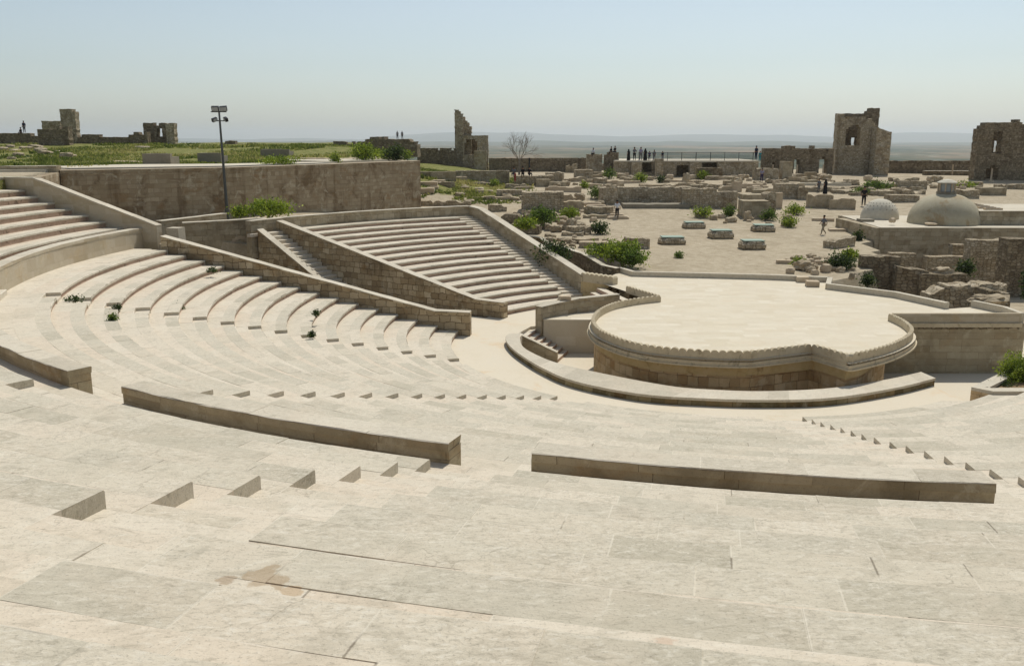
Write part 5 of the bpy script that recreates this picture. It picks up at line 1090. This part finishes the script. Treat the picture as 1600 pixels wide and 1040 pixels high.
# ---------------------------------------------------------------- plants
def foliage(cx, cy, z0, rx, ry, h, n, size, mat, name, label, cat='bush', group=None, seed=0, holes=.35, upright=0, stems=6):
    rr = random.Random(seed+int(cx*10)); E = empty(name, (cx, cy, z0), 0, label, cat, group); mb = MB(); o3 = Vector((rr.random()*90, rr.random()*90, 0)); c = 0; tries = 0
    while c < n and tries < n*6:
        tries += 1; v = Vector((rr.gauss(0, 1), rr.gauss(0, 1), rr.gauss(0, 1))).normalized()*(rr.random()**.45)
        if v.z < -.55: continue
        k = 1+.55*noise.noise(v*1.9+o3)+.38*noise.noise(v*4.2+o3)
        if noise.noise(v*3.1+o3*1.3) < -holes*.6+.0 and v.length > .5: continue
        P = Vector((v.x*rx*k, v.y*ry*k, (v.z*k*.5+.5)*h)); P.z = max(.02, P.z)
        tone = min(1, max(0, .45+.5*noise.noise(v*2.3+o3)+rr.gauss(0, .22)))
        for q in range(3):
            d = Vector((rr.gauss(0, 1), rr.gauss(0, 1), rr.gauss(0, 1)+upright)).normalized(); w = d.orthogonal().normalized(); w.rotate(__import__('mathutils').Quaternion(d, rr.random()*6.28))
            L = size*rr.uniform(.6, 1.3); A = P+Vector((rr.gauss(0, 1), rr.gauss(0, 1), rr.gauss(0, 1)))*size*.7
            mb.face([A, A+d*L*.5+w*L*.28, A+d*L, A+d*L*.5-w*L*.28], col=(tone, 0, 0))
        c += 1
    mb.build('foliage', M[mat], E, merge=False)
    mb = MB()
    for i in range(stems): a = rr.random()*6.28; q = rr.random()*.7; mb.tube((0, 0, -.1), (rx*q*cos(a), ry*q*sin(a), h*.6), .03*h**.5, .01, 5)
    mb.build('stems', M['bark'], E, merge=False); return E
def bush(px, py, w, h, mat='leaf', label='', n=260, size=.2, upright=0, Y=None, name='bush', holes=.35):
    if Y: x = xd(px, py, Y); z = hz(py, x, Y)
    else: x, Y, z = G(px, py)
    k = hypot(Y, EZ-z)/F; return foliage(x, Y+w*k*.3, z-.05, w*k/2, w*k*.42, h*k, n, size, mat, name, label, 'bush' if name == 'bush' else 'plant', None, 3, holes, upright)
bush(567, 254, 42, 30, 'leafy', 'large rounded green bush on top of the retaining wall', 700, .22, Y=91)
bush(617, 254, 30, 26, 'leafd', 'dark rounded bush at the right end of the retaining wall', 500, .2, Y=93)
bush(600, 252, 52, 20, 'leafy', 'yellow-green shrub between the two rounded bushes on the retaining wall', 400, .2, Y=95)
bush(523, 257, 15, 18, 'leafy', 'small upright shrub on the retaining wall left of the large bush', 180, .17, Y=86)
bush(432, 261, 62, 17, 'leafy', 'wide pale flowering shrub on the wall top right of the lamp mast', 420, .18, .4, Y=78)
bush(635, 252, 20, 18, 'leafy', 'thin yellowish shrub at the corner of the retaining wall', 160, .18, Y=97)
bush(415, 341, 74, 27, 'leafy', 'wide mass of bright weeds at the foot of the retaining wall by the mast', 900, .2, .5, Y=66)
bush(372, 341, 34, 18, 'leafy', 'low bright weeds just right of the lamp mast foot', 300, .18, .4, Y=66)
bush(1603, 614, 68, 58, 'leafy', 'bright green shrub in the stone planter at the right edge', 2600, .09, 0, Y=35.2)
bush(1572, 612, 36, 16, 'leafd', 'low dark trailing shrub at the corner of the stone planter', 500, .07, 0, Y=34.6)
bush(975, 417, 66, 38, 'leafy', 'large feathery yellow-green bush behind the stage', 900, .22, .8, Y=62)
bush(990, 416, 36, 24, 'leaf', 'darker green clump at the right side of the large feathery bush', 400, .2, .3, Y=61)
bush(940, 402, 46, 20, 'leafy', 'low feathery weeds left of the large bush', 320, .2, .8, Y=64)
bush(890, 343, 28, 17, 'leafy', 'bright bush above the rubble left of the worn steps', 300, .22, .3)
bush(938, 367, 28, 20, 'leafd', 'dark bush at the foot of the worn steps', 300, .2)
bush(932, 312, 24, 20, 'leaf', 'green bush beside the upright jambs', 240, .22)
bush(913, 295, 12, 13, 'leafy', 'small yellowish shrub between pale blocks', 120, .2)
bush(952, 280, 20, 16, 'leaf', 'bush at the foot of the stair-edged wall', 160, .25)
bush(1002, 285, 18, 14, 'leafy', 'round yellow-green bush right of the stair-edged wall', 160, .25)
bush(1033, 286, 12, 11, 'leafd', 'small dark bush left of the long recess', 110, .22)
bush(1100, 281, 18, 14, 'leafy', 'yellowish grass clump under the railing terrace', 140, .25, .5)
bush(1100, 342, 32, 17, 'leafy', 'low weeds at the foot of the sunken court wall, left clump', 280, .2, .4)
bush(1140, 341, 20, 20, 'leaf', 'green bush at the corner of the sunken court', 240, .2)
bush(1203, 346, 24, 18, 'leaf', 'green bush in front of the square platform', 240, .2)
bush(1245, 337, 34, 16, 'leafy', 'wide grassy clump in the dark hollow', 320, .2, .6)
bush(1235, 356, 26, 17, 'leafy', 'bushy clump on the plaza near the walking man', 300, .18, .3)
bush(1061, 404, 13, 11, 'leaf', 'tiny green plant alone on the plaza', 140, .13)
bush(1250, 419, 20, 15, 'leafy', 'round yellow-green bush by the rubble heap', 260, .16)
bush(1318, 424, 44, 26, 'leafd', 'dark bush growing in the rubble heap at the pit edge', 500, .18)
bush(1330, 408, 24, 18, 'leafy', 'grey-green shrub left of the dark ragged wall', 260, .18)
bush(1357, 450, 18, 24, 'leafd', 'dark shrub in the corner of the pit behind the stage kerb', 280, .15, Y=57)
bush(1512, 428, 24, 18, 'leafd', 'dark shrub in the pit before the tall brown stub', 280, .2, Y=61)
bush(1613, 480, 26, 74, 'leafd', 'tall dark creeper mass at the right edge behind the stage wing', 900, .2, 0, Y=54)
bush(1340, 392, 12, 36, 'leafd', 'dark ivy in the gap left of the grey pier', 300, .18, Y=76)
bush(848, 352, 46, 26, 'leaf', 'tall weeds in the pit behind the far right side wall', 500, .22, .6, Y=74)
bush(868, 418, 60, 40, 'leafd', 'shaded dark weeds in the pit below the dotted wall', 500, .2, .3, Y=61)
bush(822, 358, 34, 15, 'leafy', 'bright weeds beside the coped wall top right of the seats', 320, .2, .6, Y=72)
bush(772, 292, 16, 12, 'leafy', 'yellow-green weed in the sunlit court', 150, .2)
bush(832, 327, 26, 11, 'leafy', 'weeds on the masonry below the flat-topped box', 200, .18)
bush(1375, 296, 50, 12, 'leaf', 'long green hedge-like weeds before the tall tower', 360, .25)
bush(1515, 293, 32, 8, 'leafy', 'yellow-green weeds before the right tower', 200, .22)
bush(1350, 305, 30, 12, 'leaf', 'green weeds left of the domes', 200, .22)
bush(669, 245, 16, 20, 'leafd', 'small dark conifer-like shrub on the green slope', 200, .25)
bush(690, 252, 40, 14, 'leaf', 'bushy green weeds on the slope below the broken tower', 300, .3)
bush(720, 240, 60, 12, 'leafd', 'dark bushes before the broken tower', 320, .3)
bush(745, 262, 44, 9, 'leafy', 'yellow-green weeds at the foot of the green slope', 240, .25)
# little weeds on the seats
for i, (a, b, w, h, zz, lab) in enumerate(((117, 470, 30, 11, LOW[14][1], 'sprawling weed on the second lower seat row near the left aisle'), (331, 425, 19, 11, LOW[12][1], 'leafy weed on the seat rows near the side wall'), (281, 483, 9, 10, LOW[10][1], 'small weed tuft at a seat end in the left aisle'), (183, 482, 8, 6, LOW[13][1], 'little weed on an aisle step at the left'),
                                  (176, 500, 10, 14, LOW[13][1], 'weed hanging over a seat edge at the left'), (487, 525, 9, 10, LOW[6][1], 'small dry weed at a seat end in the middle of the left aisle'), (494, 491, 6, 8, LOW[7][1], 'tiny weed against a seat front')) ):
    x, y = at(a, b, zz); k = hypot(y, EZ-zz)/F; foliage(x, y, zz-.02, w*k/2, w*k/2.4, h*k*.6, 90, .09, 'leafd' if i != 4 else 'leaf', 'weed', lab, 'weed', None, i, .1, .2, 3)
# meadow grass (stuff)
def grass():
    rr = random.Random(5); mb = MB(); n = 0
    while n < 21000:
        if n % 4 == 3: x, y = rr.uniform(-22, 6), rr.uniform(99, 128)
        else: x, y = rr.uniform(-92, -10), rr.uniform(70, 126)
        inside = inpoly(x, y, PLAT)
        if n % 4 == 3:
            if inside or nz(x, y, 1, .3) < -.15 or x > 3-rr.random()*7: n += 1 if rr.random() < .3 else 0; continue
        elif not inside or Y_path(x, y) < 9.5 or nz(x, y, 2, .16) < -.22: 
            if rr.random() < .2: n += 1
            continue
        z = zt(x, y); h = rr.uniform(.10, .34)*(1+.9*nz(x, y, 5, .25)); t = min(1, max(0, .45+.9*nz(x, y, 9, .12)+rr.gauss(0, .2)))
        for q in range(3):
            a = rr.random()*6.28; w = rr.uniform(.10, .22); dx, dy = cos(a)*w, sin(a)*w; lx, ly = rr.gauss(0, .15), rr.gauss(0, .15)
            mb.face([(x-dx+lx, y-dy+ly, z-.05), (x+dx+lx, y+dy+ly, z-.05), (x+lx*2, y+ly*2, z+h)], col=(t, 0, 0))
        n += 1
    tag(mb.build('grass', M['grass'], merge=False), 'green and yellow grass of the meadow and slope', 'grass', kind='stuff')
grass()
# bare tree
def bare_tree():
    rr = random.Random(11); Y = 121; x = xd(811, 268, Y); z = zt(x, Y); H_ = (hz(203, x, Y)-z)*1.12; E = empty('bare_tree', (x, Y, z), 0, 'leafless small tree with a fan of thin twigs beside the seated people', 'tree'); tr = MB(); br = MB()
    tr.tube((0, 0, -.2), (.05, 0, H_*.38), .16, .12, 8)
    def grow(p, d, L, r, lev):
        q = p+d*L; br.tube(p, q, r, r*.62, 5 if lev > 1 else 6, cap=False)
        if lev >= 5: return
        for k in range(3 if lev < 4 else 2):
            dd = (d+Vector((rr.gauss(0, .42), rr.gauss(0, .42), rr.gauss(.05, .25)))).normalized(); grow(p.lerp(q, rr.uniform(.6, 1)), dd, L*rr.uniform(.62, .85), r*.6, lev+1)
    for k in range(5): a = 2*pi*k/5+.3; grow(Vector((.04, 0, H_*.36)), Vector((cos(a)*.75, sin(a)*.6, .85)).normalized(), H_*.21, .05, 1)
    tr.build('trunk', M['bark'], E); br.build('crown', M['bark'], E, merge=False)
bare_tree()
mb = MB(); mb.tube((0, 0, 0), (0, 0, 3.1), .10, .09, 8); mb.box(-.2, .2, -.2, .2, 0, .1); o = mb.build('dark_post', M['dark']); o.location = (xd(827, 262, 120.5), 120.5, zt(xd(827, 262, 120.5), 120.5)); tag(o, 'dark upright post just right of the bare tree', 'post')

# ---------------------------------------------------------------- people
def skin_obj(name, J, E_, mat, parent, sub=1):
    me = bpy.data.meshes.new(name); ks = list(J); me.from_pydata([J[k][0] for k in ks], [(ks.index(a), ks.index(b)) for a, b in E_], [])
    me.materials.append(M[mat]); o = bpy.data.objects.new(name, me); S.collection.objects.link(o); o.parent = parent
    m = o.modifiers.new('skin', 'SKIN'); 
    for i, k in enumerate(ks):
        r = J[k][1]; me.skin_vertices[0].data[i].radius = (r, r) if not isinstance(r, tuple) else r
    me.skin_vertices[0].data[0].use_root = True; m.use_smooth_shade = True
    s_ = o.modifiers.new('sub', 'SUBSURF'); s_.levels = sub; s_.render_levels = sub; return o
def person(x, y, z, pose='stand', top='white', legs='black', rz=0, h=1.72, label='', robe=None, group=None, hairc='hair', seed=0):
    rr = random.Random(seed*17+int(x*7)); P = empty('person', (x, y, z), rz, label, 'person', group); k = h/1.74
    V = lambda a, b, c: (a*k, b*k, c*k)
    J = dict(pelvis=(V(0, 0, .95), .125*k), spine=(V(0, 0, 1.14), .12*k), chest=(V(0, .0, 1.34), .135*k), neck=(V(0, .01, 1.5), .055*k), head=(V(0, .03, 1.62), .095*k), crown=(V(0, .01, 1.70), .07*k))
    E_ = [('pelvis', 'spine'), ('spine', 'chest'), ('chest', 'neck'), ('neck', 'head'), ('head', 'crown')]
    drop = 0
    if pose == 'walk': leg = {-1: ((.04, .24, .5), (.02, .30, .09), (.02, .45, .05)), 1: ((.02, -.05, .5), (.03, -.38, .14), (.03, -.27, .05))}
    elif pose == 'sit': leg = {-1: ((.05, .42, .50-.0), (.03, .46, .08), (.03, .60, .04)), 1: ((.05, .40, .52), (.03, .36, .10), (.03, .50, .05))}; drop = .45
    else: leg = {-1: ((.02, .01, .5), (.03, -.01, .08), (.05, .13, .04)), 1: ((.03, .03, .5), (.04, .02, .08), (.07, .15, .04))}
    arm = {-1: ((.24, -.06, 1.12), (.25, .05, .9), (.25, .09, .81)), 1: ((.24, -.03, 1.12), (.24, .12, .93), (.23, .17, .85))}
    if pose == 'walk': arm = {-1: ((.25, -.14, 1.14), (.26, -.12, .92), (.26, -.08, .83)), 1: ((.24, .08, 1.13), (.25, .24, .98), (.24, .3, .92))}
    if pose == 'lean': arm = {-1: ((.23, .16, 1.2), (.14, .34, 1.1), (.10, .4, 1.08)), 1: ((.23, .18, 1.22), (.14, .36, 1.12), (.1, .42, 1.1))}
    if pose == 'sit': arm = {-1: ((.23, .1, 1.12), (.18, .3, 1.02), (.15, .36, .99)), 1: ((.23, .1, 1.12), (.18, .28, 1.04), (.15, .35, 1.0))}
    D = {}
    for s_ in (-1, 1):
        n_ = 'l' if s_ < 0 else 'r'
        J['sh'+n_] = (V(s_*.17, 0, 1.40), .07*k); (e, w, hd) = arm[s_]
        J['el'+n_] = (V(s_*e[0], e[1], e[2]), .045*k); J['wr'+n_] = (V(s_*w[0], w[1], w[2]), .032*k); J['hd'+n_] = (V(s_*hd[0], hd[1], hd[2]), .036*k)
        E_ += [('chest', 'sh'+n_), ('sh'+n_, 'el'+n_), ('el'+n_, 'wr'+n_), ('wr'+n_, 'hd'+n_)]
        a, b, c = leg[s_]; bx = s_*.09
        J['hp'+n_] = (V(bx, 0, .9), .09*k); J['kn'+n_] = (V(bx+s_*a[0], a[1], a[2]+(0 if pose != 'sit' else .40)), .06*k); zz = .45 if pose == 'sit' else 0
        J['an'+n_] = (V(bx+s_*b[0], b[1], b[2]+zz-.0), .04*k); J['to'+n_] = (V(bx+s_*c[0], c[1], c[2]+zz), .035*k)
        E_ += [('pelvis', 'hp'+n_), ('hp'+n_, 'kn'+n_), ('kn'+n_, 'an'+n_), ('an'+n_, 'to'+n_)]
    if pose == 'sit':
        for q in J: J[q] = ((J[q][0][0], J[q][0][1], J[q][0][2]-.83*k), J[q][1])
    skin_obj('body', J, E_, 'skin', P)
    ks = ['pelvis', 'spine', 'chest', 'shl', 'ell', 'shr', 'elr']; f = dict(pelvis=1.18, spine=1.22, chest=1.2, shl=1.3, ell=1.45, shr=1.3, elr=1.45)
    if top: skin_obj('shirt', {q: (J[q][0], J[q][1]*f[q]) for q in ks}, [('pelvis', 'spine'), ('spine', 'chest'), ('chest', 'shl'), ('shl', 'ell'), ('chest', 'shr'), ('shr', 'elr')], top, P)
    if legs: 
        K = {q: (J[q][0], J[q][1]*1.3) for q in ('pelvis', 'hpl', 'knl', 'anl', 'hpr', 'knr', 'anr')}; K['pelvis'] = (J['pelvis'][0], J['pelvis'][1]*1.14)
        skin_obj('trousers', K, [('pelvis', 'hpl'), ('hpl', 'knl'), ('knl', 'anl'), ('pelvis', 'hpr'), ('hpr', 'knr'), ('knr', 'anr')], legs, P)
    hz_ = J['crown'][0]
    if robe:
        mb = lathe([(.30*k, .04), (.27*k, .4*k), (.22*k, .9*k), (.22*k, 1.2*k), (.25*k, 1.38*k), (.16*k, 1.47*k), (.13*k, 1.55*k), (.135*k, 1.66*k), (.09*k, 1.74*k), (.0001, 1.78*k)], 14); o = mb.build('robe', M[robe], P, smooth=True); o.scale = (1.05, .8, 1)
        if pose == 'sit': o.location.z = -.83*k+.0
    else:
        mb = lathe([(.105*k, -.06*k), (.11*k, .0), (.09*k, .055*k), (.0001, .09*k)], 10, 0, -.015*k); o = mb.build('hair', M[hairc], P, smooth=True); o.location = hz_
    return P
def pp(px, py, hpx, Y=None, **kw):
    if Y: x = xd(px, py, Y); z = hz(py, x, Y)
    else: x, Y, z = G(px, py)
    h = hpx/F*hypot(Y, EZ-z); person(x, Y, z, h=h if kw.get('pose') != 'sit' else 1.7, **kw)
pp(964, 342, 28, pose='walk', top='white', legs='black', rz=2.9, label='man in a white shirt and dark trousers walking by the worn steps')
pp(1286, 367, 30, pose='walk', top='grey', legs='khaki', rz=1.9, label='man in a dark top and light trousers walking across the plaza')
pp(1289, 303, 22, top=None, legs=None, robe='black', rz=.4, label='person in a long black robe beside the rubble wall')
pp(1279, 300, 20, top='grey', legs='grey', rz=.2, label='person in grey standing left of the black-robed person by the rubble wall')
pp(1349, 322, 30, top='black', legs='black', rz=3, label='person in black standing left of the small dome')
Yq = Yg+.6; zq = None
for i, (a, h, kw) in enumerate(((982, 17, dict(top=None, legs=None, robe='black', label='leftmost person at the railing, in a long black robe')), (991, 20, dict(top='grey', legs='black', label='person in grey and black second from left at the railing')), (1001, 20, dict(top='lav', legs='grey', label='person in a pale grey top at the railing, left of the second black robe')),
                                (1008, 18, dict(top=None, legs=None, robe='black', label='person in a long black robe fourth from left at the railing')), (1014.5, 14, dict(top='purple', legs='navy', label='small child right of the second black robe at the railing')), (1022, 16, dict(top='grey', legs='grey', label='child in grey further right at the railing')), (1035, 14, dict(top='navy', legs='grey', label='rightmost small child at the railing')))):
    pp(a, 251, h, Y=Yq, rz=R.uniform(-.6, .6), pose='lean' if i in (1, 2) else 'stand', seed=i, **kw)
pp(927, 241, 18, Y=134.3, pose='sit', top='white', legs='black', rz=2.6, label='person in a white shirt sitting on the left twin pillar')
pp(955, 239, 18, Y=134.3, pose='sit', top='black', legs='black', rz=2.0, label='left of two people in black sitting on the right twin pillar')
pp(961, 238, 18, Y=134.6, pose='sit', top='black', legs='navy', rz=2.3, label='right of two people in black sitting on the right twin pillar')
pp(803, 272, 18, pose='sit', Y=113.5, top='grey', legs='navy', rz=2.8, label='left of the three seated people by the bare tree, in grey')
pp(817, 272, 18, pose='sit', Y=113.5, top='black', legs='black', rz=3.1, label='middle of the three seated people by the bare tree, in black')
pp(827, 272, 18, pose='sit', Y=113.5, top='black', legs='black', rz=3.6, label='right of the three seated people by the bare tree, in black')
pp(805, 284, 15, Y=111, top='red', legs='red', rz=2, label='small child in red below the seated people')
pp(1181, 250, 21, Y=Yg, top='navy', legs='navy', rz=.4, label='person in dark blue at the right end of the terrace railing')
pp(1187, 252, 15, Y=Yg-.5, top='teal', legs='teal', rz=.2, label='person in bright teal at the right end of the terrace railing')
pp(1180, 273, 21, top='black', legs='black', rz=2.9, label='person in black on the steps below the terrace end')
pp(1190, 284, 20, top='lav', legs='purple', rz=2.8, label='person in lavender and purple below the terrace end')
pp(38.5, 208, 18, Y=132.6, top='navy', legs='grey', rz=1, label='person standing on the low ruin at the far left skyline')
pp(33, 209, 10, Y=132.6, top='black', legs='black', rz=1.5, pose='sit', label='person sitting on the low ruin at the far left skyline')
pp(621, 217.5, 12, Y=138, top='grey', legs='navy', rz=.2, label='left of two people standing on the rocky platform on the skyline')
pp(628.5, 217.5, 12, Y=138, top='grey', legs='black', rz=-.2, label='right of two people standing on the rocky platform on the skyline')

# ---------------------------------------------------------------- haze
def haze():
    me = bpy.data.meshes.new('haze'); x0, x1, y0, y1, z0, z1 = -22000, 22000, -800, 25500, -90, 190
    v = [(x, y, z) for z in (z0, z1) for x, y in ((x0, y0), (x1, y0), (x1, y1), (x0, y1))]
    me.from_pydata(v, [], [(3, 2, 1, 0), (4, 5, 6, 7), (0, 1, 5, 4), (1, 2, 6, 5), (2, 3, 7, 6), (3, 0, 4, 7)])
    m = bpy.data.materials.new('haze'); m.use_nodes = True; t = m.node_tree; t.nodes.remove(t.nodes['Principled BSDF']); v = t.nodes.new('ShaderNodeVolumePrincipled')
    v.inputs['Color'].default_value = (.88, .92, .955, 1); v.inputs['Density'].default_value = .00008; v.inputs['Anisotropy'].default_value = .45
    t.links.new(v.outputs[0], t.nodes['Material Output'].inputs['Volume']); me.materials.append(m)
    o = bpy.data.objects.new('haze', me); S.collection.objects.link(o); tag(o, kind='stuff', label='pale haze over the distant plain', cat='haze')
haze()
